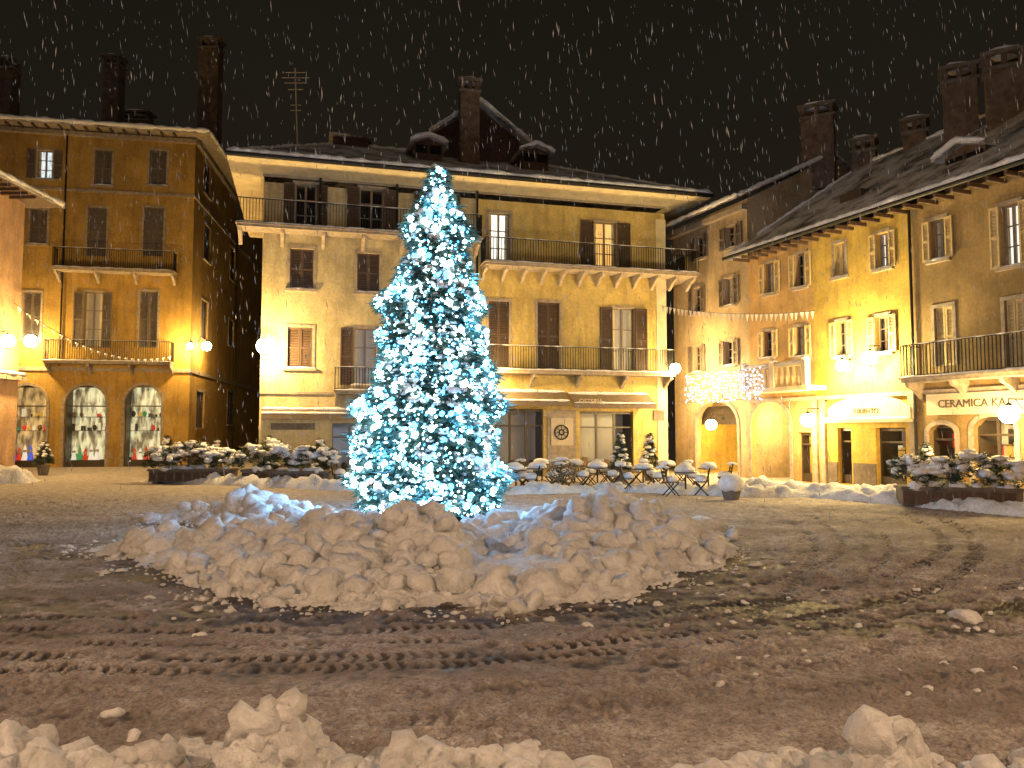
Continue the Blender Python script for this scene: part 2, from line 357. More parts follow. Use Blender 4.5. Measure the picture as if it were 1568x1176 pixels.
for (d0,z0),(d1,z1) in zip(cpf[:-1],cpf[1:]):
    k0=d0/ov;k1=d1/ov
    b.quad('cove_soffit',CREAM,C.p(-sl*k0,z0,d0),C.p(L+sr*k0,z0,d0),C.p(L+sr*k1,z1,d1),C.p(-sl*k1,z1,d1))
    b.quad('cove_soffit',CREAM,C.p(L+sr*k0,z0,d0),C.p(L+sr*k0,z0,-12),C.p(L+sr*k1,z1,-12),C.p(L+sr*k1,z1,d1))
    b.quad('cove_soffit',CREAM,C.p(-sl*k0,z0,-12),C.p(-sl*k0,z0,d0),C.p(-sl*k1,z1,d1),C.p(-sl*k1,z1,-12))
b.box('string_course',STONE,C,-.05,L+.05,zw-.1,zw-.01,0,.06)
e0=C.p(-sl,ze,ov+.1); e1=C.p(L+sr,ze,ov+.1); e2=C.p(L+sr,ze,-12.5); e3=C.p(-sl,ze,-12.5)
zr=ze+3.3; r0=C.p(3.2,zr,-5.4); r1=C.p(L-6.0,zr,-5.4)
roofplane(b,e0,e1,r1,r0); roofplane(b,e1,e2,r1,r1); roofplane(b,e2,e3,r0,r1); roofplane(b,e3,e0,r0,r0)
b.tube('gutter',IRON,C.p(-sl,ze-.12,ov+.16),C.p(L+sr,ze-.12,ov+.16),.09)
snowline(b,[C.p(-sl,ze+.05,ov+.02),C.p(L+sr,ze+.05,ov+.02)],.14,1.4,.3); snowline(b,[C.p(L+sr,ze+.03,ov+.05),C.p(L+sr,ze+.03,-6)],.1)
snowline(b,[r0,r1],.12); snowline(b,[e0,r0],.1); snowline(b,[e1,r1],.1)
gc=C.uv(732,200,-4)[0]; gw=2.5; gz=C.uv(732,208,-4)[1]; gp_=C.uv(732,160,-4)[1]
b.box('loft_wall',WOOD,C,gc-gw+.3,gc+gw-.3,zr-1.2,gz,-9,-4)
b.quad('loft_wall',WOOD,C.p(gc-gw+.3,gz,-3.99),C.p(gc+gw-.3,gz,-3.99),C.p(gc,gp_-.1,-3.99))
roofplane(b,C.p(gc-gw-.2,gz-.25,-3.3),C.p(gc,gp_,-3.3),C.p(gc,gp_,-9),C.p(gc-gw-.2,gz-.25,-9)); roofplane(b,C.p(gc,gp_,-3.3),C.p(gc+gw+.2,gz-.25,-3.3),C.p(gc+gw+.2,gz-.25,-9),C.p(gc,gp_,-9))
snowline(b,[C.p(gc-gw-.2,gz-.2,-3.35),C.p(gc,gp_+.05,-3.35),C.p(gc+gw+.2,gz-.2,-3.35)],.11)
def dormer(b,fr,u,d,w,z0,h):
    b.box('dormer',WOOD,fr,u-w/2,u+w/2,z0-.8,z0+h,d-2.2,d)
    for k in (-.25,.25): b.box('dormer_panes',GLASS,fr,u+k*w-.2*w,u+k*w+.2*w,z0+.12,z0+h-.1,d,d+.02)
    b.box('dormer',DSTONE,fr,u-.02,u+.02,z0+.1,z0+h,d+.001,d+.05)
    A=fr.p(u-w/2-.25,z0+h-.02,d+.35);B_=fr.p(u,z0+h+.32,d+.35);C_=fr.p(u+w/2+.25,z0+h-.02,d+.35)
    A2=fr.p(u-w/2-.25,z0+h+.02,d-2.4);B2=fr.p(u,z0+h+.36,d-2.4);C2=fr.p(u+w/2+.25,z0+h+.02,d-2.4)
    roofplane(b,A,B_,B2,A2,.08); roofplane(b,B_,C_,C2,B2,.08)
    b.quad('dormer',WOOD,fr.p(u-w/2,z0+h-.02,d+.01),fr.p(u+w/2,z0+h-.02,d+.01),fr.p(u,z0+h+.26,d+.01))
    snowline(b,[A+Vector((0,0,.06)),B_+Vector((0,0,.06)),C_+Vector((0,0,.06))],.11)
for px,py in ((656,234),(820,247)):
    u,z=C.uv(px,py,-1.6); dormer(b,C,u,-1.6,1.35,z-.15,.62)
u,z=C.uv(538,212,-5)
b.box('dormer',WOOD,C,u-.9,u+.9,zr-.4,zr+.35,-6,-5); roofplane(b,C.p(u-1.1,zr+.35,-4.7),C.p(u+1.1,zr+.3,-4.7),C.p(u+1.1,zr+.45,-6.3),C.p(u-1.1,zr+.5,-6.3),.1)
u,_=C.uv(718,200,-2.2); q=C.p(u,0,-2.2); _,z1=C.uv(718,124,-2.2); chimney(b,(q.x,q.y),.95,.8,ze+.5,z1,ang=.2)
zA=C.uv(560,352,1.0)[1]; balcony(b,C,-1.0,us-.05,zA,1.0,1.05,bstep=1.6)
zB=C.uv(900,408,1.1)[1]; balcony(b,C,us+.1,L+1.25,zB,1.1,1.1,bstep=.95,slab=CREAM)
balcony(b,CR,0,3.5,zB,1.2,1.1)
zC=C.uv(880,568,.9)[1]; balcony(b,C,us+.15,L-.0,zC,.95,1.1,bstep=2.2,slab=STONE)
zD=C.uv(555,598,.8)[1]; balcony(b,C,C.uv(512,590)[0],C.uv(606,590)[0],zD,.8,1.0,bstep=1)
for px in (489,607,730): pipe(b,C,C.uv(px,400)[0],.5 if px==730 else zA,zw)
def awning(b,fr,r,dep=1.0,mat=CANV):
    a0,a1,c0,c1=fr.rect(r,.5)
    A=[fr.p(a0,c1,.05),fr.p(a1,c1,.05),fr.p(a1,c0+.22,dep),fr.p(a0,c0+.22,dep)]
    b.acc('awning',mat).add(A+[x-Vector((0,0,.04)) for x in A],[(0,1,2,3),(7,6,5,4),(0,3,7,4),(1,5,6,2)])
    b.box('awning',mat,fr,a0,a1,c0,c0+.2,dep-.02,dep); snowline(b,[fr.p(a0,c0+.26,dep-.05),fr.p(a1,c0+.26,dep-.05)],.05)
    snowline(b,[fr.p(a0,c1,.15),fr.p(a1,c1,.15)],.08)
awning(b,C,(746,598,868,622)); awning(b,C,(874,602,998,626)); awning(b,C,(400,626,604,642),.5,SIGN)
u,z=C.uv(905,614,1.03); textobj('OSTERIA',.3,C,u,z-.02,1.03,SIGN,b)
r=rr(415,648,482,658); b.box('sign_board',DSTONE,C,r[0],r[1],r[2],r[3],0,.1)
r=rr(1000,628,1016,644); b.box('sign_board',TIN,C,*r,0.04,.08)
r=rr(843,640,877,682); b.box('poster_board',SIGN,C,*r,.05,.09)
b.finish(smooth=('cove_soffit','snow_caps'))
o=Obj('wheel_ornament'); u,z=C.uv(860,662,.13)
K=20
for rad,th in ((.33,.03),(.12,.03)):
    for i in range(K):
        t0=2*math.pi*i/K;t1=2*math.pi*(i+1)/K
        o.tube('ring',IRON,C.p(u+rad*math.cos(t0),z+rad*math.sin(t0),.14),C.p(u+rad*math.cos(t1),z+rad*math.sin(t1),.14),th,n=6)
for i in range(8):
    t=math.pi*i/4; o.tube('spoke',IRON,C.p(u+.1*math.cos(t),z+.1*math.sin(t),.14),C.p(u+.33*math.cos(t),z+.33*math.sin(t),.14),.015,n=5)
o.finish()

# ================= LEFT OCHRE BUILDING =================
Bf=Fr(G(-330,719),G(287,714)); L=Bf.L; b=Obj('ochre_arcade_house')
def rr(*r): return Bf.rect(r)
zt=Bf.uv(200,203,0)[1]
w=[(rr(56,230,82,274),L_B,'open',SH_G),(rr(145,230,171,284),None,'closed',SH_G),(rr(229,230,255,284),None,'closed',SH_G),(rr(-40,230,-14,284),None,'closed',SH_G),
 (rr(46,320,72,374),None,'closed',SH_G),(rr(134,318,163,392),None,'closed',SH_B),(rr(220,318,250,392),None,'closed',SH_B),(rr(-50,320,-22,392),None,'closed',SH_B),
 (rr(35,447,62,522),None,'closed',SH_G),(rr(128,447,156,532),L_DIM,'open',SH_G),(rr(213,446,241,532),None,'closed',SH_B),(rr(-50,447,-22,522),None,'closed',SH_B)]
g=[rr(8,590,70,716),rr(98,590,162,716),rr(190,590,246,716),rr(-90,590,-28,716)]
wall(b,'walls',P_B,Bf,0,L,0,zt,[x[0] for x in w]+g)
for i,(o,pn,sh,sm) in enumerate(w): window(b,Bf,o,pn,sh,sm,sill=i<5)
for i,o in enumerate(g): archfill(b,'walls',P_B,Bf,o,trim=STONE); shopfront(b,Bf,o,SHOP1 if i else SHOP3,1)
Bs=Fr(Bf.p(L,0),Bf.p(L,0)+Vector((-.147,1,0)).normalized()*32)
sw=[(Bs.rect((312,250,322,300)),None,'closed',SH_G),(Bs.rect((312,345,322,400)),None,'closed',SH_B),(Bs.rect((308,460,318,520)),None,'closed',SH_B),(Bs.rect((300,600,312,655)),None,'closed',SH_B),
    (Bs.rect((352,380,360,430)),None,'closed',SH_B),(Bs.rect((348,600,358,650)),None,'closed',SH_B),(Bs.rect((350,490,358,530)),None,'closed',SH_B)]
wall(b,'walls',P_B,Bs,0,32,0,zt,[x[0] for x in sw])
for o,pn,sh,sm in sw: window(b,Bs,o,pn,sh,sm,snow=False)
for py,t in ((563,.22),(291,.16)):
    z=Bf.uv(150,py)[1]; b.box('string_course',STONE,Bf,0,L+.08,z-t,z,0,.09); b.box('string_course',STONE,Bs,.001,32,z-t,z,0,.085)
b.box('plinth',DSTONE,Bs,.001,32,0,.8,0,.06)
zc=Bf.uv(200,206,0)[1]
b.box('cornice',STONE,Bf,0,L+.1,zc-.35,zc-.1,0,.25); b.box('cornice',WOOD,Bf,0,L+.9,zc,zc+.12,-1,.95); b.box('cornice',WOOD,Bs,-.9,32,zc+.001,zc+.119,-1,.95); b.box('cornice',STONE,Bs,0.1,32,zc-.35,zc-.1,0,.24)
for i in range(int(L/.7)): b.box('rafters',WOOD,Bf,i*.7,i*.7+.1,zc-.12,zc-.001,.25,.9)
zz=zc+.14; e0=Bf.p(0,zz,1);e1=Bf.p(L+1,zz,1)
roofplane(b,e0,e1,Bf.p(L-4,zz+2.6,-6),Bf.p(0,zz+2.6,-6)); e2=Bs.p(32,zz,1); roofplane(b,e1,e2,Bs.p(32,zz+2.6,-6),Bf.p(L-4,zz+2.6,-6))
b.quad('walls',P_B,Bf.p(0,0,0),Bf.p(0,zt,0),Bf.p(0,zt,-20),Bf.p(0,0,-20))
snowline(b,[e0+Vector((0,0,.05)),e1+Vector((0,0,.05))],.13,1.3,.3); snowline(b,[e1,e2],.12)
u0=Bf.uv(84,400,.5)[0]; balcony(b,Bf,u0,Bf.uv(268,400,.5)[0],Bf.uv(170,411,.9)[1],.9,1.15,bstep=1.8)
u0=Bf.uv(70,540,.5)[0]; balcony(b,Bf,u0,Bf.uv(264,540,.5)[0],Bf.uv(170,553,.9)[1],.9,1.2,bstep=1.8)
pipe(b,Bf,Bf.uv(101,300)[0],Bf.uv(100,560)[1],zc); pipe(b,Bs,12,0,zc)
for px,pt,pw,dd in ((14,92,1.0,-3),(176,88,1.0,-4),(324,62,1.25,-2.5)):
    u,z=Bf.uv(px,pt,dd); q=Bf.p(u,0,dd); chimney(b,(q.x,q.y),pw,.9,zz+.3,z)
    if px==176: chimney(b,(q.x+.9,q.y+1),2.2,.9,zz+.3,zz+3.1)
b.finish(smooth=('snow_caps',))

# ================= LEFT EDGE SALMON BUILDING =================
Ax=G(22,729).x; Ay=G(22,729).y
A=Fr(Vector((Ax,2,0)),Vector((Ax,Ay,0))); b=Obj('salmon_corner_house'); L=A.L
zt=A.uv(15,300,0)[1]
wl=[]
for k in range(5):
    u=L-4-k*4.2
    wl+= [(u-.55,u+.55,6.3,8.4),(u-.55,u+.55,zt-3.0,zt-1.2)]
gl=[(L-5-k*4.2,L-2.6-k*4.2,0.1,3.4) for k in range(5)]
wall(b,'walls',P_A,A,0,L,0,zt,wl+gl)
for o in wl: window(b,A,o,None,'open',SH_G)
for o in gl: archfill(b,'walls',P_A,A,o,trim=STONE); shopfront(b,A,o,SHOP2,2)
b.quad('walls',P_A,A.p(L,0,0),A.p(L,0,-10),A.p(L,zt,-10),A.p(L,zt,0)); b.quad('walls',P_A,A.p(0,0,0),A.p(0,0,-10),A.p(0,zt,-10),A.p(0,zt,0))
z=A.uv(15,572)[1]; b.box('string_course',STONE,A,0,L+.1,z-.3,z,0,.35); snowline(b,[A.p(0,z,.3),A.p(L+.1,z,.3)],.1)
b.box('soffit',WOOD,A,0,L+.8,zt,zt+.1,-1,1.3); roofplane(b,A.p(0,zt+.12,1.4),A.p(L+.9,zt+.12,1.4),A.p(L+.9,zt+2.2,-5),A.p(0,zt+2.2,-5)); roofplane(b,A.p(0,zt+2.2,-5),A.p(L+.9,zt+2.2,-5),A.p(L+.9,zt+.12,-10.5),A.p(0,zt+.12,-10.5))
b.quad('walls',P_A,A.p(L,zt,0),A.p(L,zt,-10),A.p(L,zt+2,-5))
for i in range(int(L/.6)): b.box('rafters',WOOD,A,i*.6,i*.6+.1,zt-.14,zt-.001,0,1.2)
snowline(b,[A.p(0,zt+.18,1.35),A.p(L+.9,zt+.18,1.35)],.13)
b.finish(smooth=('snow_caps',))

# ================= RIGHT ROW =================
gN=G(1568,767.6); gF=G(1035,722.3); dr=(gN-gF).normalized(); D=Fr(gF,gN+dr*12); L=D.L
def rr(*r): return D.rect(r)
def U(px,py=640): return D.uv(px,py)[0]
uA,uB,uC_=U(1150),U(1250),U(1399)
ze2=D.uv(1150,292,.6)[1]; ze1=D.uv(1350,316,.8)[1]
b=Obj('pink_gabled_house')
w=[(rr(1066,362,1078,396),None,'open',SH_G),(rr(1112,345,1128,380),None,'open',SH_G),(rr(1062,440,1074,480),None,'open',SH_G),(rr(1110,425,1124,468),L_DIM,'open',SH_C),(rr(1062,530,1074,570),None,'open',SH_G),(rr(1110,522,1124,560),None,'open',SH_G)]
ga=[rr(1066,614,1130,735)]
wall(b,'walls',P_D0,D,0,uA,0,ze2,[x[0] for x in w]+ga)
for o,pn,sh,sm in w: window(b,D,o,pn,sh,sm)
for o in ga: archfill(b,'walls',P_D0,D,o,rise=(o[1]-o[0])*.35,trim=STONE)
def arcade(b,o):
    a0,a1,c0,c1=o
    b.quad('arcade_back',P_D2,D.p(a0-1,c0,-3.2),D.p(a1+3,c0,-3.2),D.p(a1+3,c1+.3,-3.2),D.p(a0-1,c1+.3,-3.2))
    b.quad('arcade_ceiling',P_C1,D.p(a0-1,c1+.05,-.285),D.p(a1+1,c1+.05,-.285),D.p(a1+3,c1+.05,-3.2),D.p(a0-1,c1+.05,-3.2))
    b.quad('arcade_back',P_D2,D.p(a1+.8,c0,-.285),D.p(a1+.8,c1+.05,-.285),D.p(a1+.8,c1+.05,-3.2),D.p(a1+.8,c0,-3.2))
    b.quad('arcade_back',P_D2,D.p(a0-.8,c0,-.285),D.p(a0-.8,c1+.05,-.285),D.p(a0-.8,c1+.05,-3.2),D.p(a0-.8,c0,-3.2))
    m_=(a0+a1)/2; b.box('arcade_door',TIN,D,a0-.75,a0+.35,c0,c0+2.4,-3.19,-3.12); b.box('arcade_door',WOOD,D,a1-.35,a1+.6,c0,c0+2.2,-3.19,-3.12)
    b.box('arcade_rib',STONE,D,a0-.79,a1+.79,c1-.3,c1+.04,-1.9,-1.6); b.box('arcade_rib',STONE,D,a1+.45,a1+.79,c0,c1-.31,-1.95,-1.55)
    b.extra.append(mklight('arcade_bulb',D.p(m_,c1-.65,-1.0),480,(1,.68,.24),.12,None)); b.tube('arcade_lamp',LAMP,D.p(m_,c1-.3,-1.0),D.p(m_,c1-.05,-1.0),.12,.1)
arcade(b,ga[0])
r=D.rect((1072,622,1124,650),-.3); b.box('arch_sign',TIN,D,r[0],r[1],r[2],r[3],-.5,-.4)
b.quad('walls',P_D0,D.p(0,0,0),D.p(0,ze2,0),D.p(0,ze2,-9),D.p(0,0,-9)); b.quad('walls',P_D0,D.p(uA,0,-.3),D.p(uA,ze2,0),D.p(uA,ze2,-9),D.p(uA,0,-9))
b.quad('walls',P_D0,D.p(uA,ze2,0),D.p(uA,ze2,-9),D.p(uA,ze2+2.6,-5))
uE=U(1150)+.3
roofplane(b,D.p(-.8,ze2,.8),D.p(uE,ze2,.8),D.p(uE,ze2+2.8,-5),D.p(-.8,ze2+2.8,-5)); roofplane(b,D.p(-.8,ze2+2.8,-5),D.p(uE,ze2+2.8,-5),D.p(uE,ze2,-10),D.p(-.8,ze2,-10))
snowline(b,[D.p(-.8,ze2+.04,.75),D.p(uE,ze2+.04,.75)],.11); snowline(b,[D.p(uE,ze2,.8),D.p(uE,ze2+2.8,-5)],.11); b.box('cornice',STONE,D,-.1,uA,ze2-.5,ze2-.25,0,.3)
u,z=D.uv(1252,163,-4.4); q=D.p(u,0,-4.4); chimney(b,(q.x,q.y),1.45,1.0,ze2+.9,z,ang=-.5)
b.finish(smooth=('snow_caps',))

b=Obj('yellow_row_house')
w=[(rr(1172,402,1187,450),L_DIM,'open',SH_C),(rr(1218,388,1234,440),None,'open',SH_C),(rr(1278,372,1294,424),None,'closed',SH_B),(rr(1343,356,1362,411),L_W,'open',SH_B),
 (rr(1426,336,1448,398),L_DIM,'open',SH_B),(rr(1533,312,1562,408),L_W,'open',SH_B),
 (rr(1170,507,1184,548),None,'open',SH_C),(rr(1218,500,1234,546),L_DIM,'open',SH_C),(rr(1281,492,1298,546),None,'open',SH_B),(rr(1341,484,1362,540),None,'open',SH_B),
 (rr(1432,470,1460,560),None,'closed',SH_G),(rr(1540,458,1568,560),None,'closed',SH_B)]
zk=[]
for k in range(3):
    u=uC_+9+3.4*k
    if u<L-1: zk+= [(u-.5,u+.5,ze1-2.6,ze1-.9),(u-.5,u+.5,4.6,6.6)]
gs=[(rr(1151,614,1210,738),'arc'),(rr(1222,662,1243,738),'s'),(rr(1283,655,1304,741),'s'),(rr(1342,655,1388,746),'s'),(rr(1424,650,1464,745),'a'),(rr(1492,638,1556,752),'a')]
allo=[x[0] for x in w]+zk+[x[0] for x in gs]
def sec(a,c): return [o for o in allo if a<(o[0]+o[1])/2<c]
ztw=ze1-.02
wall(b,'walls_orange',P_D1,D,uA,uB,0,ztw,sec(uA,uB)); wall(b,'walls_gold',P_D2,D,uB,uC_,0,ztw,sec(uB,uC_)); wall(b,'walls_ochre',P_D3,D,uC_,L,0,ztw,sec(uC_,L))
for i,(o,pn,sh,sm) in enumerate(w): window(b,D,o,pn,sh,sm,sill=i<10)
for o in zk: window(b,D,o,None,'open',SH_B)
for o,t in gs:
    if t=='arc': archfill(b,'walls_orange',P_D1,D,o,rise=(o[1]-o[0])*.42,trim=STONE); arcade(b,o)
    else:
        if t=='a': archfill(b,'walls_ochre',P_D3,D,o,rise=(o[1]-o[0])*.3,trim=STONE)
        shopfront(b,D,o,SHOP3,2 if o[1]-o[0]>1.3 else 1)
zb=D.uv(1320,603)[1]; b.box('string_course',STONE,D,uA,L,zb-.15,zb,0,.1)
for px in (1250,1399,1262): b.box('pilaster',STONE,D,U(px)-.12,U(px)+.12,0,zb-.16,0,.12)
b.box('stone_base',DSTONE,D,U(1306),U(1340),0,.9,0,.05); b.box('stone_base',DSTONE,D,U(1268),U(1281),0,.9,0,.055)
zr=ze1+4.5; u0=uA-.5
roofplane(b,D.p(u0,ze1,.9),D.p(L,ze1,.9),D.p(L,zr,-5.5),D.p(u0+2.0,zr,-5.5)); roofplane(b,D.p(u0+2.0,zr,-5.5),D.p(L,zr,-5.5),D.p(L,ze1,-11),D.p(u0,ze1,-11)); roofplane(b,D.p(u0,ze1,-11),D.p(u0,ze1,.9),D.p(u0+2.0,zr,-5.5),D.p(u0+2.0,zr,-5.5))
for i in range(int((L-uA)/.6)): b.box('rafters',WOOD,D,uA+i*.6,uA+i*.6+.1,ze1-.28,ze1-.15,0,.85)
b.tube('gutter',IRON,D.p(u0,ze1-.1,.98),D.p(L,ze1-.1,.98),.08); snowline(b,[D.p(u0,ze1+.05,.85),D.p(L,ze1+.05,.85)],.13,1.3); snowline(b,[D.p(u0,ze1,.9),D.p(u0+2.0,zr,-5.5),D.p(L,zr,-5.5)],.11)
b.quad('walls_ochre',P_D3,D.p(L,0,0),D.p(L,ze1,0),D.p(L,ze1,-11),D.p(L,0,-11))
for px,pt,dd,pw in ((1322,214,-5.5,1.0),(1400,184,-5.5,.9),(1468,104,-4.0,1.15),(1536,82,-4.0,1.2)):
    u,z=D.uv(px,pt,dd); q=D.p(u,0,dd); chimney(b,(q.x,q.y),pw,.9,ze1+2.0,z,ang=-.5)
u,z=D.uv(1484,262,-1.2); dormer(b,D,u,-1.0,1.5,z-.1,.75)
b.box('skylight',TIN,D,U(1262,290)-.1,U(1262,290)+1.0,ze1+1.25,ze1+1.6,-1.6,-.9)
zz=D.uv(1480,572,.9)[1]; balcony(b,D,U(1404,560)+.1,L-2,zz,.9,1.1,bstep=1.5)
zz=D.uv(1200,592,1.0)[1]; u0,u1=D.uv(1150,580,.5)[0],D.uv(1250,580,.5)[0]
b.box('stone_balcony',CREAM,D,u0,u1,zz-.18,zz,0,1.0); b.box('stone_balcony',CREAM,D,u0,u1,zz+.8,zz+.92,.85,1.02)
for i in range(12):
    u=u0+.1+(u1-u0-.2)*i/11; b.tube('balusters',CREAM,D.p(u,zz,.93),D.p(u,zz+.4,.93),.05,.09); b.tube('balusters',CREAM,D.p(u,zz+.4,.93),D.p(u,zz+.8,.93),.09,.05)
for u in (u0+.1,(u0+u1)/2,u1-.12): b.box('stone_balcony',CREAM,D,u-.12,u+.12,zz,zz+1.05,.8,1.05); b.blob('snow_caps',SNOW,D.p(u,zz+1.07,.92),.17,.17,.08)
snowline(b,[D.p(u0,zz+.95,.93),D.p(u1,zz+.95,.93)],.07)
r=D.rect((1272,606,1398,642)); n=10; uc=(r[0]+r[1])/2; hw=(r[1]-r[0])/2
for i in range(n):
    t0=-1+2*i/n;t1=-1+2*(i+1)/n; T=lambda t:r[2]+.25+(r[3]-r[2]-.25)*math.sqrt(max(0,1-t*t*.92))
    b.hexa('sign_board',SIGN,[D.p(uc+t0*hw,r[2],.16),D.p(uc+t1*hw,r[2],.16),D.p(uc+t1*hw,T(t1),.16),D.p(uc+t0*hw,T(t0),.16),D.p(uc+t0*hw,r[2],.11),D.p(uc+t1*hw,r[2],.11),D.p(uc+t1*hw,T(t1),.11),D.p(uc+t0*hw,T(t0),.11)])
textobj('ORIENTO',.26,D,uc,r[2]+.3,.17,TIN,b)
b.box('awning',SIGN,D,r[0]-.1,r[1]+.1,r[2]-.12,r[2]-.01,.1,.5); snowline(b,[D.p(r[0]-.1,r[2]+.02,.4),D.p(r[1]+.1,r[2]+.02,.4)],.06)
r=D.rect((1424,600,1600,634)); b.box('sign_board',SIGN,D,*r,.11,.17); textobj('CERAMICA KA',.36,D,(r[0]+r[1])/2-.3,(r[2]+r[3])/2,.18,TIN,b)
pipe(b,D,uC_+.15,0,ze1-.2)
b.finish(smooth=('snow_caps',))

# ================= TREE =================
tb=G(655,797); tcx,tcy=tb.x,tb.y; k_=tcy/F
tprof=[(252,3),(275,10),(300,16),(322,32),(340,42),(356,46),(378,36),(402,44),(430,56),(463,76),(480,76),(492,62),(520,72),(560,80),(585,84),(605,100),(625,108),(645,96),(700,102),(740,106),(770,102),(786,70)]
zs=[H-(y-660)*k_ for y,_ in tprof][::-1]; rs=[w*k_ for _,w in tprof][::-1]
def Rz(z,a):
    r=np.interp(z,zs,rs); return r*(1+.10*np.sin(3*a+z*2.1)+.07*np.sin(7*a-z*3.7)+.08*np.sin(z*7.5+2*a))
ztop=zs[-1]; zbot=zs[0]
def axis(z): t=(z-zbot)/(ztop-zbot); return tcx-.03+ .23*t, tcy
m,nt,bb=newmat('fir_needles'); f=noise(nt,pos(nt),5,3); nt.links.new(ramp(nt,f,[(.3,(.02,.06,.045)),(.7,(.07,.14,.11))]),bb.inputs['Base Color']); bb.inputs['Roughness'].default_value=.6; FIR=m
bark=simple('bark',(.06,.04,.03),.95)
def randsurf(n,inner=.45):
    out=[]
    while len(out)<n:
        z=R(zbot,ztop); r=np.interp(z,zs,rs)
        if R(0,1)*max(rs)>r+.15: continue
        a=R(0,2*math.pi); k=inner+(1-inner)*math.sqrt(R(0,1)); rr_=Rz(z,a)*k; ax,ay=axis(z)
        out.append((Vector((ax+rr_*math.cos(a),ay+rr_*math.sin(a),z)),a,k))
    return out
def sprigs(pts,n=11,ln=.3,wd=.028,down=-.25):
    v=[];f=[]
    for c,a,k in pts:
        o=Vector((math.cos(a),math.sin(a),down))
        for i in range(n):
            d=(o+Vector((R(-.9,.9),R(-.9,.9),R(-.55,.5)))).normalized(); l=ln*R(.5,1.15)
            s=d.cross(Vector((R(-1,1),R(-1,1),R(-1,1)))).normalized()*wd
            b0=c+Vector((R(-.07,.07),R(-.07,.07),R(-.05,.05))); j=len(v)
            v+= [b0-s,b0+s,b0+d*l]; f.append((j,j+1,j+2))
    return v,f
tree=empty('christmas_tree')
pts=randsurf(5600); v,f=sprigs(pts); mkobj('needles',v,f,FIR,tree)
o=Obj('x'); ax,ay=axis(zbot)
o.tube('trunk',bark,(ax,ay,0),(ax+.1,ay,ztop-3),.16,.07,10); o.tube('trunk',bark,(ax+.1,ay,ztop-3),(ax+.2,ay,ztop),.07,.015,8)
for i in range(170):
    z=zbot+.1+(ztop-zbot-.3)*i/170; a=i*2.4; rr_=Rz(z,a)*.9; x,y=axis(z)
    o.tube('limbs',bark,(x,y,z+.15),(x+rr_*math.cos(a),y+rr_*math.sin(a),z-.1),.022,.006,5)
for k,(a_,mt) in o.p.items(): mkobj(k,a_.v,a_.f,mt,tree)
def icos(sub=1):
    import bmesh
    bm=bmesh.new(); bmesh.ops.create_icosphere(bm,subdivisions=sub,radius=1); v=np.array([q.co[:] for q in bm.verts]); f=[[q.index for q in ff.verts] for ff in bm.faces]; bm.free(); return v,np.array(f)
def scatter(name,cs,rad,mats,parent,sub=1,sq=(1,1,1),jit=.2,mi=None,smooth=True,blocky=0,asp=0,wob=.16):
    bv,bf=icos(sub); n=len(cs); cs=np.array([tuple(c) for c in cs]); rad=np.array(rad)
    if blocky: bv=bv/(np.abs(bv)**blocky).sum(1,keepdims=True)**(1/blocky)
    B=np.repeat(bv[None],n,0)
    if asp:
        B=B*np.random.uniform(1-asp,1+asp,(n,1,3))
        ph=np.random.uniform(0,6.28,(n,1,3)); k=np.random.uniform(2,4.5,(n,1,3))
        B=B*(1+wob*np.sin(B*k+ph).sum(-1,keepdims=True))
        q=np.random.normal(size=(n,4)); q/=np.linalg.norm(q,axis=1,keepdims=True); w_,x_,y_,z_=q.T
        M=np.stack([1-2*(y_*y_+z_*z_),2*(x_*y_-z_*w_),2*(x_*z_+y_*w_),2*(x_*y_+z_*w_),1-2*(x_*x_+z_*z_),2*(y_*z_-x_*w_),2*(x_*z_-y_*w_),2*(y_*z_+x_*w_),1-2*(x_*x_+y_*y_)],-1).reshape(n,3,3)
        B=np.einsum('nij,nvj->nvi',M,B)
    V=B*(1+np.random.uniform(-jit,jit,(n,len(bv),1)))*rad[:,None,None]*np.array(sq)+cs[:,None]
    Fc=(bf[None]+(np.arange(n)*len(bv))[:,None,None]).reshape(-1,3)
    return fastmesh(name,V.reshape(-1,3),Fc,mats,parent,smooth,None if mi is None else np.repeat(mi,len(bf)))
ps=randsurf(2400,.75); scatter('snow_clumps',[p[0]+Vector((0,0,.05)) for p in ps],[R(.03,.09) if R(0,1)<.9 else R(.09,.14) for _ in ps],SNOW,tree,2,(1.1,1.1,.6),.12,asp=.3)
BW=emis('led_white',(.60,.90,1),16); BB=emis('led_blue',(.12,.55,1),5)
ps=randsurf(4800,.9); scatter('fairy_lights',[p[0]+Vector((math.cos(p[1]),math.sin(p[1]),0))*.08 for p in ps],[R(.018,.034) if R(0,1)<.88 else R(.055,.095) for _ in ps],[BW,BB],tree,1,mi=np.array([0 if R(0,1)<.6 else 1 for _ in ps]),jit=0)  # the few oversized bulbs imitate bloom around the lights
RED=emis('red_bauble',(.7,.05,.03),.1); ps=randsurf(30,.97); scatter('baubles',[p[0] for p in ps],[.045]*30,RED,tree,2,jit=0)
for i in range(24):
    t=(i+.5)/24; z=zbot+.1+(ztop-zbot)*(1-math.sqrt(1-t)); a=i*2.39996; r=Rz(z,a)+.3; x,y=axis(z)
    mklight('fairy_light_glow',(x+r*math.cos(a),y+r*math.sin(a),z),75 if i>7 else 125,(.20,.52,1),.1,tree)

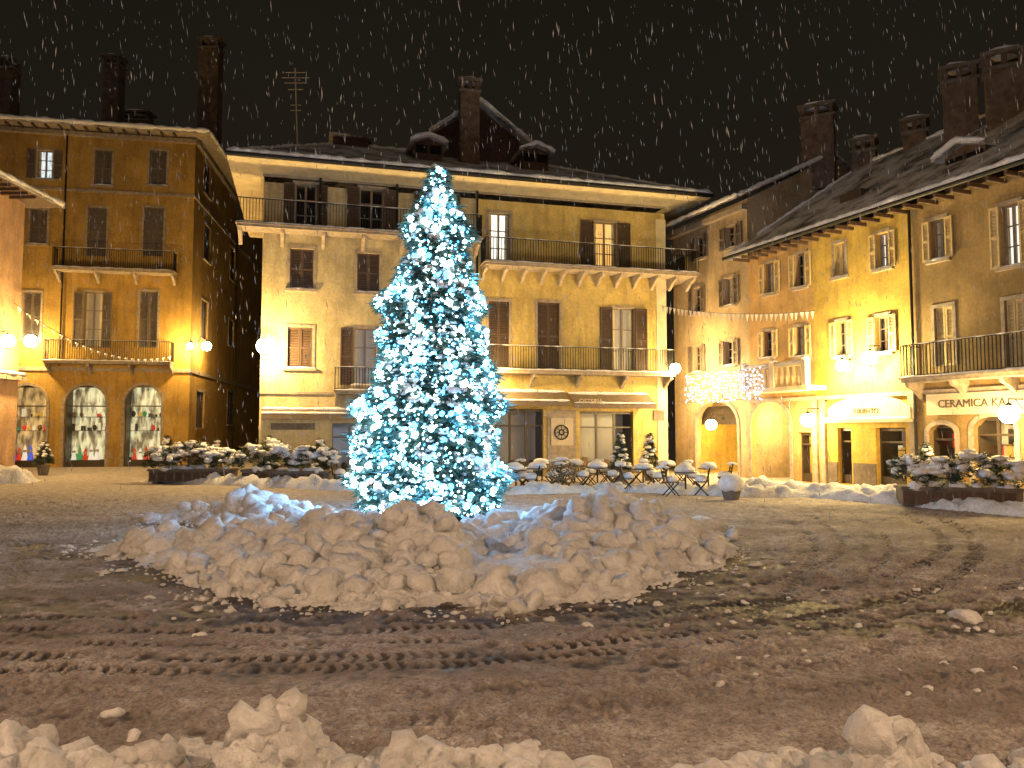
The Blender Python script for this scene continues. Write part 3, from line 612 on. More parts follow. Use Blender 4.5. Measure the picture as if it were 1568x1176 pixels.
# ================= numpy noise =================
def hsh(ix,iy,s): q=np.sin(ix*127.1+iy*311.7+s*74.7)*43758.5453; return q-np.floor(q)
def vn(x,y,s=0):
    ix=np.floor(x);iy=np.floor(y);fx=x-ix;fy=y-iy;fx=fx*fx*(3-2*fx);fy=fy*fy*(3-2*fy)
    return (hsh(ix,iy,s)*(1-fx)+hsh(ix+1,iy,s)*fx)*(1-fy)+(hsh(ix,iy+1,s)*(1-fx)+hsh(ix+1,iy+1,s)*fx)*fy
def fbm(x,y,s=0,o=4):
    r=0;a=.5
    for i in range(o): r=r+a*vn(x*2**i,y*2**i,s+i); a*=.5
    return r
def lumps(x,y,sc,s,dens=.8):
    x=x/sc;y=y/sc;ix=np.floor(x);iy=np.floor(y);out=np.zeros_like(x)
    for i in(-1,0,1):
        for j in(-1,0,1):
            cx=ix+i;cy=iy+j; px=cx+hsh(cx,cy,s);py=cy+hsh(cx,cy,s+9); r=.35+.45*hsh(cx,cy,s+5); on=hsh(cx,cy,s+3)<dens
            ang=hsh(cx,cy,s+7)*3.14; dx=x-px;dy=y-py; ca=np.cos(ang);sa=np.sin(ang); a=(dx*ca+dy*sa);b_=(-dx*sa+dy*ca)*1.35
            q=np.clip(1-(a*a+b_*b_)/(r*r),0,1)
            out=np.maximum(out,np.where(on,np.sqrt(q)*r*(.6+.6*hsh(cx,cy,s+11)),0))
    return out*sc
def polyd(x,y,P):
    d=np.full(x.shape,1e9); ins=np.zeros(x.shape,bool); n=len(P)
    for i in range(n):
        (x0,y0),(x1,y1)=P[i],P[(i+1)%n]; dx,dy=x1-x0,y1-y0
        t=np.clip(((x-x0)*dx+(y-y0)*dy)/(dx*dx+dy*dy),0,1); d=np.minimum(d,np.hypot(x-x0-t*dx,y-y0-t*dy))
        c=((y0>y)!=(y1>y))&(x<(x1-x0)*(y-y0)/((y1-y0) or 1e-9)+x0); ins^=c
    return np.where(ins,d,-d)
MP=[(-7.6,13.7),(-5.9,12.1),(-3.9,10.0),(-2.65,9.2),(0,9.05),(.8,9.5),(2.1,10.7),(3.2,11.9),(4.1,14.6),(4.2,17),(2.4,18.6),(.6,18),(-.2,16.2),(-2,15.6),(-3.6,16.2),(-4.2,18.6),(-6,19.6),(-8.6,19.2),(-8.6,17.7),(-6.4,17.0),(-5.3,15.2),(-5.6,14.4)]
def mound(X,Y):
    wx=X+.9*(fbm(X*1.3,Y*1.3,3)-.5)+.25*(vn(X*4,Y*4,8)-.5); wy=Y+.9*(fbm(X*1.3,Y*1.3,13)-.5)+.25*(vn(X*4,Y*4,18)-.5)
    d=polyd(wx,wy,MP); base=np.clip(d/2.1,0,1); base=base*(1.5-.5*base)
    Hh=.30+0*X
    for cx,cy,rx,ry,hh in ((-1.35,11.8,.6,.75,.82),(-3.4,13.1,1.1,1.0,.26),(1.9,14.3,1.4,1.4,.42),(-6.1,18.2,.7,.7,.55),(3,15.5,1,1,.12),(-2.7,11.3,.6,.6,.2),(-.3,12.4,.7,1.0,-.32),(-.3,14.2,.9,1.0,-.18),(-2.4,14.6,1.2,1.0,-.15),(1.5,12.3,.7,.7,.15),(-5.2,13.6,.7,.5,.08)):
        Hh=Hh+hh*np.exp(-((X-cx)/rx)**2-((Y-cy)/ry)**2)
    return d,base*Hh*(.35+1.3*fbm(X*1.5,Y*1.5,6))
def smz(X,Y): return np.clip(np.exp(-((X+.1)/.8)**2-((Y-11.0)/.8)**2)*1.7,0,1)
x=np.arange(-9.6,5.4,.027); y=np.arange(8.2,20.4,.03); X,Y=np.meshgrid(x,y)
d,Zm=mound(X,Y)
lum=lumps(X,Y,.6,1,.6)+.9*lumps(X,Y,.3,2)+.8*lumps(X,Y,.14,4)+.10*(fbm(X*9,Y*9,5)-.5)
Z=Zm+lum*.36*(1-.95*smz(X,Y))*np.clip(d/.6+.1,0,1)
Z=np.where(d<-.05,-.06,Z); Z=np.maximum(Z,-.06)
mnd=snowmat('plowed_snow',(.83,.83,.84),(.68,.67,.66),13,.07)
mroot=empty('snow_mound'); gridmesh('heap',X,Y,Z,mnd,None,mroot)
def strew(n,x0,x1,y0,y1,r0,r1,pw,sub,name,par,dmin=-.2):
    xs=np.random.uniform(x0,x1,n); ys=np.random.uniform(y0,y1,n); dd,zz_=mound(xs,ys)
    cl_=fbm(xs*1.7,ys*1.7,55); rad=r0+(r1-r0)*np.random.random(n)**pw
    k=(dd>dmin+np.random.random(n)*.4)&(np.random.random(n)>smz(xs,ys)*1.2)&(np.random.random(n)<np.clip((cl_-.25)*3.2,.12,1)); rad=rad*np.where(dd<.2,.6,1)
    cs=np.stack([xs,ys,np.maximum(zz_,0)+rad*.4],-1)[k]
    scatter(name,cs,rad[k],mnd,par,sub,(1,1,.85),.05,blocky=3.2,asp=.36,wob=.2)
strew(6000,-9.2,5.0,8.5,19.8,.05,.25,3.2,2,'clods',mroot)
strew(20000,-9.2,5.0,8.5,19.8,.014,.06,1.8,1,'crumbs',mroot,-.5)
# ================= GROUND =================
rows=np.concatenate([[-60,-15,-3,1,2.5],3.4*np.exp(np.linspace(0,math.log(62/3.4),620)),[90,200,600,2500]])
cols=np.concatenate([[-40,-8,-2,-1.2],np.linspace(-.82,.82,1050),[1.2,2,8,40]])
Yg=np.repeat(rows[:,None],len(cols),1); Xg=cols[None,:]*np.clip(np.abs(Yg),3.4,70)
dm=polyd(Xg,Yg,MP)
tr=np.zeros_like(Xg); rut=np.zeros_like(Xg)
def crv(pp,n=14):
    P=[G(*p) for p in pp]; out=[]; P=[P[0]*2-P[1]]+P+[P[-1]*2-P[-2]]
    for i in range(1,len(P)-2):
        for j in range(n):
            t=j/n; a,b_,c_,d_=P[i-1],P[i],P[i+1],P[i+2]
            out.append(.5*((2*b_)+(c_-a)*t+(2*a-5*b_+4*c_-d_)*t*t+(3*b_-a-3*c_+d_)*t**3))
    out.append(P[-2]); return [(q.x,q.y) for q in out]
tracks=[([(-120,962),(300,970),(700,962),(1050,934),(1300,898),(1420,862),(1445,825),(1380,785)],.12,1,.13),
 ([(-120,1005),(300,1012),(700,1002),(1100,964),(1350,925),(1475,875),(1490,825),(1420,785)],.13,1,.14),
 ([(-120,1030),(300,1030),(700,1016),(1150,980),(1420,935),(1600,880)],.11,.9,.13),
 ([(-120,985),(400,990),(900,968),(1200,925),(1330,880),(1360,830),(1300,785)],.08,.7,.12),
 ([(-120,944),(400,950),(800,945),(1100,908),(1250,870),(1290,830),(1240,790)],.09,.7,.13),
 ([(-120,1085),(400,1110),(900,1090),(1300,1050),(1700,1010)],.12,.4,.15),([(-120,905),(200,890),(330,930)],.10,.5,.14),
 ([(-120,1060),(500,1066),(1000,1040),(1400,990),(1700,930)],.10,.35,.14),
 ([(1130,960),(1230,880),(1240,820),(1150,780)],.10,.6,.14),([(700,1176),(900,1100),(1300,1010),(1500,950),(1700,880)],.12,.35,.15)]
for pp,wd,st,per in tracks:
    C_=crv(pp); al=0; best=np.full(Xg.shape,1e9); al_s=np.zeros_like(Xg); side=np.zeros_like(Xg)
    for (x0,y0),(x1,y1) in zip(C_[:-1],C_[1:]):
        dx,dy=x1-x0,y1-y0; l2=dx*dx+dy*dy; l=math.sqrt(l2)
        r0=np.searchsorted(rows,min(y0,y1)-.5); r1=np.searchsorted(rows,max(y0,y1)+.5)
        xs=Xg[r0:r1];ys=Yg[r0:r1]
        t=np.clip(((xs-x0)*dx+(ys-y0)*dy)/l2,0,1); dd=np.hypot(xs-x0-t*dx,ys-y0-t*dy); sg=((xs-x0)*dy-(ys-y0)*dx)/l
        mk=dd<best[r0:r1]; best[r0:r1]=np.where(mk,dd,best[r0:r1]); al_s[r0:r1]=np.where(mk,al+t*l,al_s[r0:r1]); side[r0:r1]=np.where(mk,sg,side[r0:r1]); al+=l
    inside=np.clip((wd*(.7+.6*vn(al_s*3,al_s*0,9))-best)/.03,0,1); pat=np.clip(.45+1.0*np.sin(2*math.pi*(al_s/per+np.abs(side)/wd*.35)+4*(vn(al_s*.9,al_s*0,3)-.5)),0,1)
    wear=np.clip(2.6*fbm(Xg*1.8,Yg*1.8,31)-.5,.1,1)
    tr=np.maximum(tr,inside*pat*st*wear); rut=np.maximum(rut,inside*st*.5)
wet=np.exp(-np.clip(-dm,0,99)/1.5)*np.clip(1.35-.08*(Yg-8),.35,1)
band=np.exp(-((Yg-9.2)/1.7)**2)*np.clip(1.1-np.clip(Xg-4,0,99)*.15,0,1)*.85
n1=fbm(Xg*.45,Yg*1.1,21); n2=fbm(Xg*2.2,Yg*3,22,5); n3=fbm(Xg*7,Yg*9,23,4)
wet=np.clip((np.maximum(wet,band)+ (n1-.5)*1.1+(n2-.5)*1.3+(n3-.5)*1.2-.34)*1.8,0,1)*(Yg<22)
near=np.clip((30-Yg)/8,0,1)*(Yg>2.6)*(np.abs(Xg)<28)
sl=lumps(Xg,Yg,.22,41,.45)*.14+lumps(Xg,Yg,.09,42,.6)*.34+lumps(Xg,Yg,.05,44,.7)*.42+.08*(fbm(Xg*3,Yg*3,43)-.5)
patch=np.clip((fbm(Xg*.6,Yg*.9,51)-.38)*4,0,1)
right=np.clip((Xg-1.5)/3,0,1)*np.exp(-((Yg-8.5)/3.5)**2)
Zg=near*(sl*(.5+.65*patch+.6*right)*(1-.55*wet) -.036*tr-.014*rut+.02*(1-wet))
Zg=Zg+near*.03*np.clip((fbm(Xg*.3,Yg*.3,61)-.5),-1,1)
dirt=np.clip(fbm(Xg*.5,Yg*1.3,71)*1.3-.15,0,1)*np.clip((26-Yg)/8,0.15,1)
m,nt,bb=newmat('slushy_snow')
def attr(nt,n): a=nt.nodes.new('ShaderNodeAttribute'); a.attribute_name=n; return a.outputs['Fac']
p=pos(nt); fn=noise(nt,p,26,8,.8); fm=noise(nt,p,3.5,6,.7)
snowc=ramp(nt,fm,[(.32,(.33,.29,.27)),(.5,(.48,.43,.41)),(.68,(.70,.67,.65))])
snowc=mix(nt,snowc,ramp(nt,fn,[(.38,(.36,.33,.32)),(.58,(1,1,1))]),1.0,'MULTIPLY')
dirtm=mix(nt,snowc,(.17,.14,.125),ramp(nt,attr(nt,'dirt'),[(.3,(0,0,0)),(.8,(.72,.72,.72))]))
trk=mix(nt,dirtm,(.05,.042,.038),ramp(nt,attr(nt,'track'),[(.12,(0,0,0)),(.6,(.85,.85,.85))]))
mth=nt.nodes.new('ShaderNodeMath'); mth.operation='ADD'; nt.links.new(attr(nt,'wet'),mth.inputs[0])
m2=nt.nodes.new('ShaderNodeMath'); m2.operation='MULTIPLY_ADD'; nt.links.new(fn,m2.inputs[0]); m2.inputs[1].default_value=1.2; m2.inputs[2].default_value=-.6; nt.links.new(m2.outputs[0],mth.inputs[1])
wf=ramp(nt,mth.outputs[0],[(.25,(0,0,0)),(.85,(.88,.88,.88))])
col=mix(nt,trk,(.045,.040,.038),wf); nt.links.new(col,bb.inputs['Base Color'])
ro=ramp(nt,wf,[(0,(.8,.8,.8)),(1,(.52,.52,.52))]); nt.links.new(ro,bb.inputs['Roughness']); bb.inputs['Specular IOR Level'].default_value=.22
bump(nt,bb,fn,.035,1)
gridmesh('ground',Xg,Yg,Zg,m,{'track':tr,'wet':wet,'dirt':dirt})
# ================= FOREGROUND SNOW BANK =================
x=np.arange(-5.2,5.2,.014); y=np.arange(3.0,5.7,.018); X,Y=np.meshgrid(x,y)
def fbank(X,Y):
    edge=5.0+.25*(fbm(X*1.2,X*0,81)-.5)*2-.35*np.exp(-((X-.9)/.6)**2)-.35*np.exp(-((X-2.7)/.35)**2)
    cl=np.clip((edge-Y)/.5,0,1)*np.clip((Y-3.0)/.4,0,1)
    bh=.06+0*X
    for cx,cy,rx,ry,hh in ((-2.95,4.75,.26,.28,.40),(-1.35,4.6,.28,.32,.47),(1.18,4.5,.20,.24,.34),(2.15,4.4,.25,.24,.30),(-2.1,4.5,.3,.3,.18),(-.5,4.5,.4,.3,.15),(.3,4.4,.4,.3,.06),(-2.5,4.6,.2,.3,.2)):
        w_=np.clip(1.15*np.exp(-(np.abs((X-cx+.25*(vn(X*6,Y*6,4)-.5))/rx))**2.2-(np.abs((Y-cy+.15*(vn(X*7,Y*7,24)-.5))/ry))**2.2),0,1); bh=np.maximum(bh,.06+hh*w_)
    return cl,cl*(bh+.16*(fbm(X*2.2,Y*2.2,84)-.3))
cl,Zf=fbank(X,Y)
Z=Zf+(.3*lumps(X,Y,.30,85)+.5*lumps(X,Y,.14,86)+.6*lumps(X,Y,.06,88))*np.clip(cl*2,0,1)+.05*(fbm(X*16,Y*16,87)-.5)*cl
Z=np.where(cl<=0,-.05,Z); froot=empty('foreground_snow_bank'); gridmesh('bank',X,Y,Z,mnd,None,froot)
def fstrew(n,r0,r1,pw,sub,name,stray):
    xs=np.random.uniform(-4.4,4.4,n); ys=np.random.uniform(3.7,5.4,n); cl,zz_=fbank(xs,ys); rad=r0+(r1-r0)*np.random.random(n)**pw; k=cl>.02+.2*np.random.random(n)
    k|=(np.random.random(n)<stray); cs=np.stack([xs,ys,np.maximum(zz_,0)+rad*.4],-1)[k]; scatter(name,cs,np.where(cl<.1,rad*.5,rad)[k],mnd,froot,sub,(1,1,.9),.05,blocky=3,asp=.36,wob=.2)
fstrew(2600,.02,.11,2.8,2,'clods',.05); fstrew(11000,.006,.025,1.5,1,'crumbs',.12)
cs=[];rad=[]
for i in range(420):
    t=R(0,1)
    if t<.45:
        e=random.choice(MP); q=(e[0]+random.gauss(0,.8),e[1]+random.gauss(0,.5)); r_=R(.02,.06)
    elif t<.8: q=(R(1.5,7.5),R(6,11)); r_=R(.012,.035)
    else: q=(R(-7,7),R(5.2,15)); r_=R(.01,.03)
    cs.append((q[0],q[1],r_*.3)); rad.append(r_)
for px,py,r_ in ((1480,950,.10),(1155,868,.09),(305,978,.05),(1500,1035,.05),(175,1100,.06)):
    q=G(px,py); cs.append((q.x,q.y,.03)); rad.append(r_)
scatter('snow_chunks',cs,rad,mnd,None,2,(1.2,1,.7),.05,blocky=3,asp=.3)
def bank(name,P,wd,hh,seed):
    L_=[Vector((*p,0)) for p in P]; pts=[]
    for a,c_ in zip(L_[:-1],L_[1:]):
        n=max(2,int((c_-a).length/.09)); pts+=[a.lerp(c_,i/n) for i in range(n)]
    K=22; n=len(pts)
    X=np.zeros((n,K));Y=np.zeros((n,K))
    for i,q in enumerate(pts):
        dd=(pts[min(i+8,n-1)]-pts[max(i-8,0)]).normalized(); s_=Vector((-dd.y,dd.x,0))
        for k in range(K): w_=(k/(K-1)-.5)*2*wd; X[i,k]=q.x+s_.x*w_; Y[i,k]=q.y+s_.y*w_
    T=(np.arange(K)/(K-1)-.5)*2; pr=np.clip(1-T**2,0,1)[None]*np.clip(np.minimum(np.arange(n),np.arange(n)[::-1])/6,0,1)[:,None]
    Z=pr*hh*(.3+1.1*fbm(X*.9,Y*.9,seed))+lumps(X,Y,.4,seed+1)*.5*np.clip(pr*2,0,1)+lumps(X,Y,.2,seed+2)*.4*np.clip(pr*2,0,1)-.03*(pr<=0.01)
    gridmesh(name,X,Y,Z,mnd)
gp=lambda px,py:tuple(G(px,py)[:2])
bank('snow_bank',[gp(225,737),gp(420,745),gp(560,752)],.45,.32,101); bank('snow_bank',[gp(770,757),gp(960,752),gp(1130,760),gp(1250,762),gp(1400,775),gp(1620,795)],.5,.3,111)
bank('snow_bank',[gp(-60,740),gp(60,738)],.9,.7,121); bank('snow_bank',[gp(1130,748),gp(1260,757),gp(1420,768)],.5,.35,131)
# ================= STREET FURNITURE =================
LEAF=simple('evergreen_leaf',(.04,.06,.03),.6,var=.5)
def planter(px,py,wpx,hpx,ang=0.0,shrubs=5,big=.5):
    c=G(px,py); s_=c.y/F; w_=wpx*s_; h=.5; o=Obj('snowy_planter'); fr=Fr((c.x-w_/2*math.cos(ang),c.y-w_/2*math.sin(ang)),(c.x+w_/2*math.cos(ang),c.y+w_/2*math.sin(ang)))
    o.box('trough',DSTONE,fr,0,w_,.08,h,-.8,0); o.box('trough',DSTONE,fr,-.05,w_+.05,h,h+.08,-.85,.05)
    for u in (.1,w_-.3): o.box('feet',DSTONE,fr,u,u+.2,0,.08,-.7,-.1)
    for k in range(int(w_/.35)): o.box('slats',WOOD,fr,k*.35+.03,k*.35+.29,.12,h-.04,0,.03)
    P=[]
    for i in range(shrubs):
        u=w_*(i+.5)/shrubs+R(-.1,.1); z=h+R(.2,.5)*1.2; rr_=R(.3,.45)*big/.5
        for j in range(90):
            a=R(0,6.28); e=R(-.3,1.2); q=fr.p(u,z,-.4)+Vector((math.cos(a)*math.cos(e),math.sin(a)*math.cos(e),math.sin(e)))*rr_*R(.5,1.05)
            P.append((q,a,1))
        for j in range(20):
            a=R(0,6.28); e=R(.1,1.5); q=fr.p(u,z,-.4)+Vector((math.cos(a)*math.cos(e),math.sin(a)*math.cos(e),math.sin(e)))*rr_*R(.7,1.0)
            o.blob('snow_caps',SNOW,q,R(.08,.26),R(.08,.22),R(.05,.13),.28)
    for j in range(int(w_*4)): o.blob('snow_caps',SNOW,fr.p(R(0,w_),h+.1,R(-.8,0)),R(.12,.3),R(.12,.22),R(.07,.14),.2)
    v,f=sprigs(P,8,.18,.02,.3); o.acc('shrubs',LEAF).add(v,f); o.finish(smooth=('snow_caps',))
planter(290,741,125,45,0,5,.9); planter(458,745,90,40,0,4,.55); planter(1474,780,165,60,-.25,4,.8); planter(395,742,50,45,0,2,.8)
def pottree(px,py,h=1.6):
    c=G(px,py); o=Obj('potted_conifer'); o.tube('pot',DSTONE,c,c+Vector((0,0,.5)),.2,.3,12); o.tube('trunk',bark,c+Vector((0,0,.4)),c+Vector((0,0,h)),.03,.01)
    P=[]
    for i in range(260):
        t=R(0,1)**1.3; a=R(0,6.28); r_=(1-t)*.42*R(.4,1); P.append((c+Vector((r_*math.cos(a),r_*math.sin(a),.6+t*(h-.5))),a,1))
    v,f=sprigs(P,8,.17,.018); o.acc('needles',LEAF).add(v,f)
    for i in range(26):
        t=R(0,.9); a=R(0,6.28); r_=(1-t)*.38; o.blob('snow_caps',SNOW,c+Vector((r_*math.cos(a),r_*math.sin(a),.68+t*(h-.5))),R(.07,.15),.12,.06,.25)
    o.finish(smooth=('snow_caps',))
for q in ((66,728),(255,730),(330,728),(410,740),(490,740),(995,736),(1420,762),(950,742)): pottree(*q,h=R(1.4,2.0))
def table(px,py,r=.38):
    c=G(px,py); o=Obj('bistro_table'); o.tube('top',IRON,c+Vector((0,0,.71)),c+Vector((0,0,.74)),r,r,18); o.tube('stem',IRON,c+Vector((0,0,.05)),c+Vector((0,0,.71)),.03)
    for i in range(3):
        t=i*2.09+.4; o.tube('feet',IRON,c+Vector((0,0,.1)),c+Vector((.28*math.cos(t),.28*math.sin(t),.01)),.018)
    o.blob('snow_caps',SNOW,c+Vector((R(-.03,.03),0,.82)),r*R(.8,.95),r*.95,R(.13,.2),.10,14,8); o.finish(smooth=('snow_caps',))
def chair(px,py,a):
    c=G(px,py); o=Obj('bistro_chair'); ca,sa=math.cos(a),math.sin(a); P=lambda x,y,z:Vector((c.x+x*ca-y*sa,c.y+x*sa+y*ca,z))
    for sx in(-1,1):
        o.tube('legs',IRON,P(.19*sx,-.22,0),P(.19*sx,.18,.46),.022,n=6); o.tube('legs',IRON,P(.19*sx,.24,0),P(.19*sx,-.2,.46),.022,n=6); o.tube('back',IRON,P(.19*sx,.18,.44),P(.19*sx,.28,.9),.022,n=6)
    for i in range(5):
        y=-.2+i*.09; o.hexa('seat',WOOD,[P(-.2,y,.45),P(.2,y,.45),P(.2,y,.475),P(-.2,y,.475),P(-.2,y+.065,.45),P(.2,y+.065,.45),P(.2,y+.065,.475),P(-.2,y+.065,.475)])
    for z,y in ((.62,.215),(.74,.243),(.86,.27)): o.hexa('back',WOOD,[P(-.2,y,z),P(.2,y,z),P(.2,y+.01,z+.07),P(-.2,y+.01,z+.07),P(-.2,y+.02,z),P(.2,y+.02,z),P(.2,y+.03,z+.07),P(-.2,y+.03,z+.07)])
    o.blob('snow_caps',SNOW,P(0,0,.54),.22,.2,.14,.1); o.blob('snow_caps',SNOW,P(0,.28,.93),.21,.06,.07,.1); o.finish(smooth=('snow_caps',))
for px,py in ((822,748),(915,746),(985,750),(1050,757),(790,752),(1085,748),(880,741),(1020,742),(830,738),(950,738)):
    table(px,py); chair(px-22,py+3,1.4+R(-.3,.3)); chair(px+24,py+2,-1.5+R(-.4,.4))
for px,py in ((870,745),(540,748),(520,745),(560,742)): chair(px,py,R(0,6))
o=Obj('wicker_sphere'); c=G(860,750)+Vector((0,0,.62))
for j in range(9):
    ax_=Vector((R(-1,1),R(-1,1),R(-1,1))).normalized(); xx=ax_.orthogonal().normalized(); yy=ax_.cross(xx)
    for i in range(20):
        t0=2*math.pi*i/20;t1=2*math.pi*(i+1)/20; o.tube('hoop',SH_G,c+(xx*math.cos(t0)+yy*math.sin(t0))*.5,c+(xx*math.cos(t1)+yy*math.sin(t1))*.5,.018,n=5)
o.tube('stand',IRON,c-Vector((0,0,.62)),c-Vector((0,0,.45)),.2,.12); o.blob('snow_caps',SNOW,c+Vector((0,0,.48)),.25,.25,.08); o.finish()
o=Obj('snow_covered_pot'); c=G(1120,766); o.tube('pot',DSTONE,c,c+Vector((0,0,.4)),.22,.32,14); o.blob('snow_caps',SNOW,c+Vector((0,0,.5)),.4,.4,.3,.08,16,10); o.finish(smooth=('snow_caps',))
o=Obj('tv_antenna'); Yq=38; a0=W(456,232,Yq);a1=W(452,104,Yq)
o.tube('mast',SIGN,a0,a1,.035)
for py,w_ in ((108,16),(116,22),(124,18),(134,12),(158,8),(166,8)):
    q=W(453,py,Yq); o.tube('element',SIGN,q-Vector((w_*Yq/F,0,.1)),q+Vector((w_*Yq/F,0,-.1)),.02)
o.finish()
FLAG=simple('pennant_cloth',(.75,.7,.6),.8)
def bunting(p0,p1,sag,n,bulbs=None):
    o=Obj('pennant_garland'); p0=Vector(p0);p1=Vector(p1); pr=None
    for i in range(n+1):
        t=i/n; q=p0.lerp(p1,t)-Vector((0,0,sag*4*t*(1-t)))
        if pr:
            o.tube('wire',IRON,pr,q,.012,n=4)
            if i%2 or not bulbs:
                if bulbs: o.blob('bulbs',bulbs,q-Vector((0,0,.07)),.03,.03,.04,0,8,5)
                if not bulbs: o.quad('pennants',FLAG,pr.lerp(q,.12),pr.lerp(q,.88),(pr+q)/2-Vector((R(-.06,.06),R(-.06,.06),.34)))
            elif bulbs: o.quad('pennants',FLAG,pr.lerp(q,.12),pr.lerp(q,.88),(pr+q)/2-Vector((R(-.06,.06),R(-.06,.06),.26)))
        pr=q
    o.finish()
BU=emis('warm_bulb',(1,.7,.35),2.2)
cc=C.uv(1012,468,1.3); u,z=D.uv(1248,476,.3); bunting(C.p(cc[0],cc[1],1.3),D.p(u,z,.3),.25,34)
u,z=Bf.uv(262,545,1.0); pA=A.p(A.L-1,A.uv(36,470)[1],.3); bunting(pA,Bf.p(u,z,1.0),1.0,44,BU)
o=Obj('light_net_banner'); a0,a1,c0,c1=D.rect((1050,570,1167,613),1.3)
VI=emis('net_led',(.50,.60,1),9)
for i in range(32):
    u=a0+(a1-a0)*i/31; o.tube('wire',IRON,D.p(u,c0,1.3),D.p(u,c1,1.3),.006,n=4)
    for j in range(10):
        if R(0,1)<.75: o.blob('leds',VI,D.p(u+R(-.07,.07),c0+(c1-c0)*j/9+R(-.05,.05),1.3),.028,.028,.028,0,6,4)
for z in (c0,c1): o.tube('wire',IRON,D.p(a0,z,1.3),D.p(a1,z,1.3),.015,n=4)
for u in (a0,a1): o.tube('wire',IRON,D.p(u,c1,1.3),D.p(u,c1+.4,0),.012,n=4)
o.finish()
mklight('net_glow',D.p((a0+a1)/2,(c0+c1)/2,1.8),60,(.42,.48,1),.3,o.e)
def goods(fr,px,py,n,cols):
    o=Obj('shop_window_figures')
    for i in range(n):
        u,_=fr.uv(px+i*9-n*4,py); m_=cols[i%len(cols)]; s_=R(.7,1.1)
        c=fr.p(u,.40,-.5); o.tube('bodies_'+m_.name,m_,c,c+Vector((0,0,.45*s_)),.17*s_,.09*s_,10); o.blob('heads',SIGN,c+Vector((0,0,.53*s_)),.1,.1,.1,.02); o.tube('hats_'+m_.name,m_,c+Vector((0,0,.58*s_)),c+Vector((0,0,.85*s_)),.1,.01,8)
    o.box('display_plinth',TIN,fr,fr.uv(px-n*5,py)[0],fr.uv(px+n*5+4,py)[0],.1,.4,-.68,-.35)
    o.finish()
gr=emis('toy_red',(.8,.05,.02),.4); gg=emis('toy_white',(.9,.85,.7),.6); gb=emis('toy_green',(.1,.5,.2),.25); gy=emis('toy_blue',(.1,.15,.9),.5)  # toy colours glow too, shop light put into the material
goods(Bf,218,700,4,[gr,gg,gr]); goods(Bf,128,700,5,[gg,gb,gr,gg]); goods(Bf,30,700,4,[gy,gr,gg])

# ================= LAMPS =================
lantern(C,405,530,1900,arm=.5,r=.34); lantern(C,745,562,1300,arm=.9); lantern(C,1034,564,1300,arm=.9,r=.26)
lantern(Bf,47,522,1000,arm=.6,r=.36); lantern(Bs,316,530,700,arm=.5,r=.3); lantern(Bf,291,530,1000,arm=.4,r=.2)
lantern(A,12,522,1700,arm=.5,r=.3)
lantern(D,1089,650,500,arm=.7,r=.26); lantern(D,1237,643,800,arm=.7,r=.28); lantern(D,1545,634,900,arm=.8,r=.28)
lantern(D,1332,548,1600,arm=.5,col=(1,.76,.32),r=.26); lantern(D,1290,560,700,arm=.4,col=(1,.76,.32))
def streetlamp(x,y,power):
    o=Obj('street_lamp'); c=Vector((x,y,0))
    o.tube('post',IRON,c,c+Vector((0,0,.8)),.12,.08); o.tube('post',IRON,c+Vector((0,0,.8)),c+Vector((0,0,5.2)),.06,.04)
    o.tube('bracket',IRON,c+Vector((0,0,5.2)),c+Vector((0,.5,5.9)),.04,.03); o.tube('bracket',IRON,c+Vector((0,.5,5.9)),c+Vector((0,.9,6.25)),.03,.03)
    h=c+Vector((0,.9,0)); o.tube('cutoff_shade',IRON,h+Vector((0,0,5.98)),h+Vector((0,0,6.4)),.55,.1,20); o.finish()  # wide unseen cap, sized to cut lamp light off the upper facades
    mklight('bulb',h+Vector((0,0,5.86)),power,(1,.63,.36),.14,o.e)
streetlamp(-9,0.5,2700); streetlamp(9.5,1.5,2900); streetlamp(0.5,-5,2300)
s=bpy.data.lights.new('roof_fill_sun','SUN'); s.energy=.16; s.angle=math.radians(60); s.color=(1,.84,.66); so=bpy.data.objects.new('roof_fill_sun',s); so.rotation_euler=(math.radians(35),0,math.radians(10)); bpy.context.scene.collection.objects.link(so)  # added wide sun lamp, fills the roofs in place of city glow
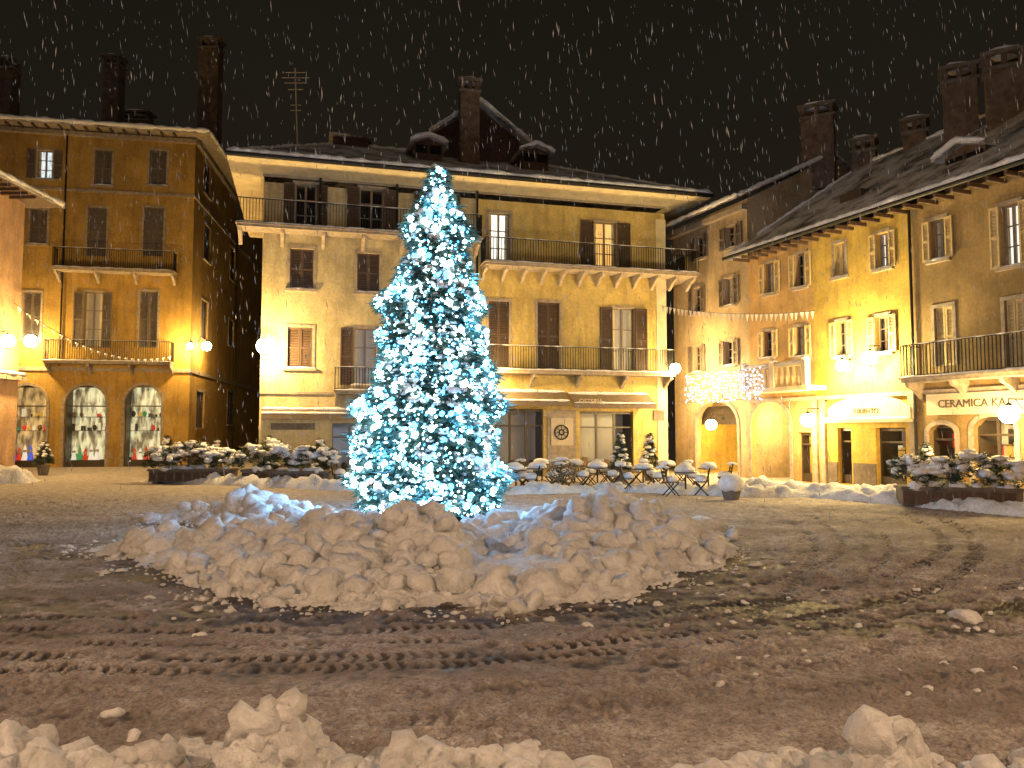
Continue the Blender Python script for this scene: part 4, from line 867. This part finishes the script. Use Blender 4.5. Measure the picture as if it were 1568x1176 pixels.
# ================= FALLING SNOW =================
m,nt,bb=newmat('falling_flakes'); bb.inputs['Base Color'].default_value=(.24,.25,.27,1); bb.inputs['Roughness'].default_value=1; bb.inputs['Emission Color'].default_value=(.95,.93,.9,1); bb.inputs['Emission Strength'].default_value=.045; m.cycles.emission_sampling='NONE'  # faint glow keeps flakes visible; grey base imitates motion-blur fade
v=[];f=[]
for i in range(4800):
    Yq=R(6,34); c=Vector((R(-.72,.72)*Yq,Yq,R(1.2,H+.75*Yq))); ln=R(.02,.085)*(.4+Yq/18); w_=R(.0022,.0046)*(.4+Yq/11); tl=R(-.25,.1)
    d_=Vector((tl,R(-.1,.1),1)).normalized()*ln; j=len(v)
    for k in range(4):
        t=k*math.pi/2; v.append(c+Vector((math.cos(t)*w_,math.sin(t)*w_,0)))
    v+=[c+d_,c-d_]; f+=[(j+k,j+(k+1)%4,j+4) for k in range(4)]+[(j+(k+1)%4,j+k,j+5) for k in range(4)]
mkobj('falling_snow',v,f,m)
# ================= WORLD & CAMERA =================
w_=bpy.data.worlds.new('World'); bpy.context.scene.world=w_; w_.use_nodes=True; nt=w_.node_tree; bg=nt.nodes['Background']
tc=nt.nodes.new('ShaderNodeTexCoord'); nz=nt.nodes.new('ShaderNodeTexNoise'); nz.inputs['Scale'].default_value=2.0; nt.links.new(tc.outputs['Generated'],nz.inputs['Vector'])
sep=nt.nodes.new('ShaderNodeSeparateXYZ'); nt.links.new(tc.outputs['Generated'],sep.inputs[0])
hz=ramp(nt,sep.outputs['Z'],[(.0,(.020,.015,.009)),(.7,(.0080,.0070,.0052))])
c=mix(nt,hz,ramp(nt,nz.outputs['Fac'],[(.3,(.8,.8,.8)),(.7,(1,1,1))]),1.0,'MULTIPLY'); nt.links.new(c,bg.inputs['Color']); bg.inputs['Strength'].default_value=1
cam=bpy.data.cameras.new('camera'); co=bpy.data.objects.new('camera',cam); bpy.context.scene.collection.objects.link(co)
cam.sensor_width=36; cam.lens=36*F/1568; cam.clip_end=6000; co.location=(0,0,H); co.rotation_euler=(math.pi/2+TH,0,0)
sc=bpy.context.scene; sc.camera=co; sc.view_settings.view_transform='Standard'; sc.view_settings.look='None'; sc.view_settings.exposure=0
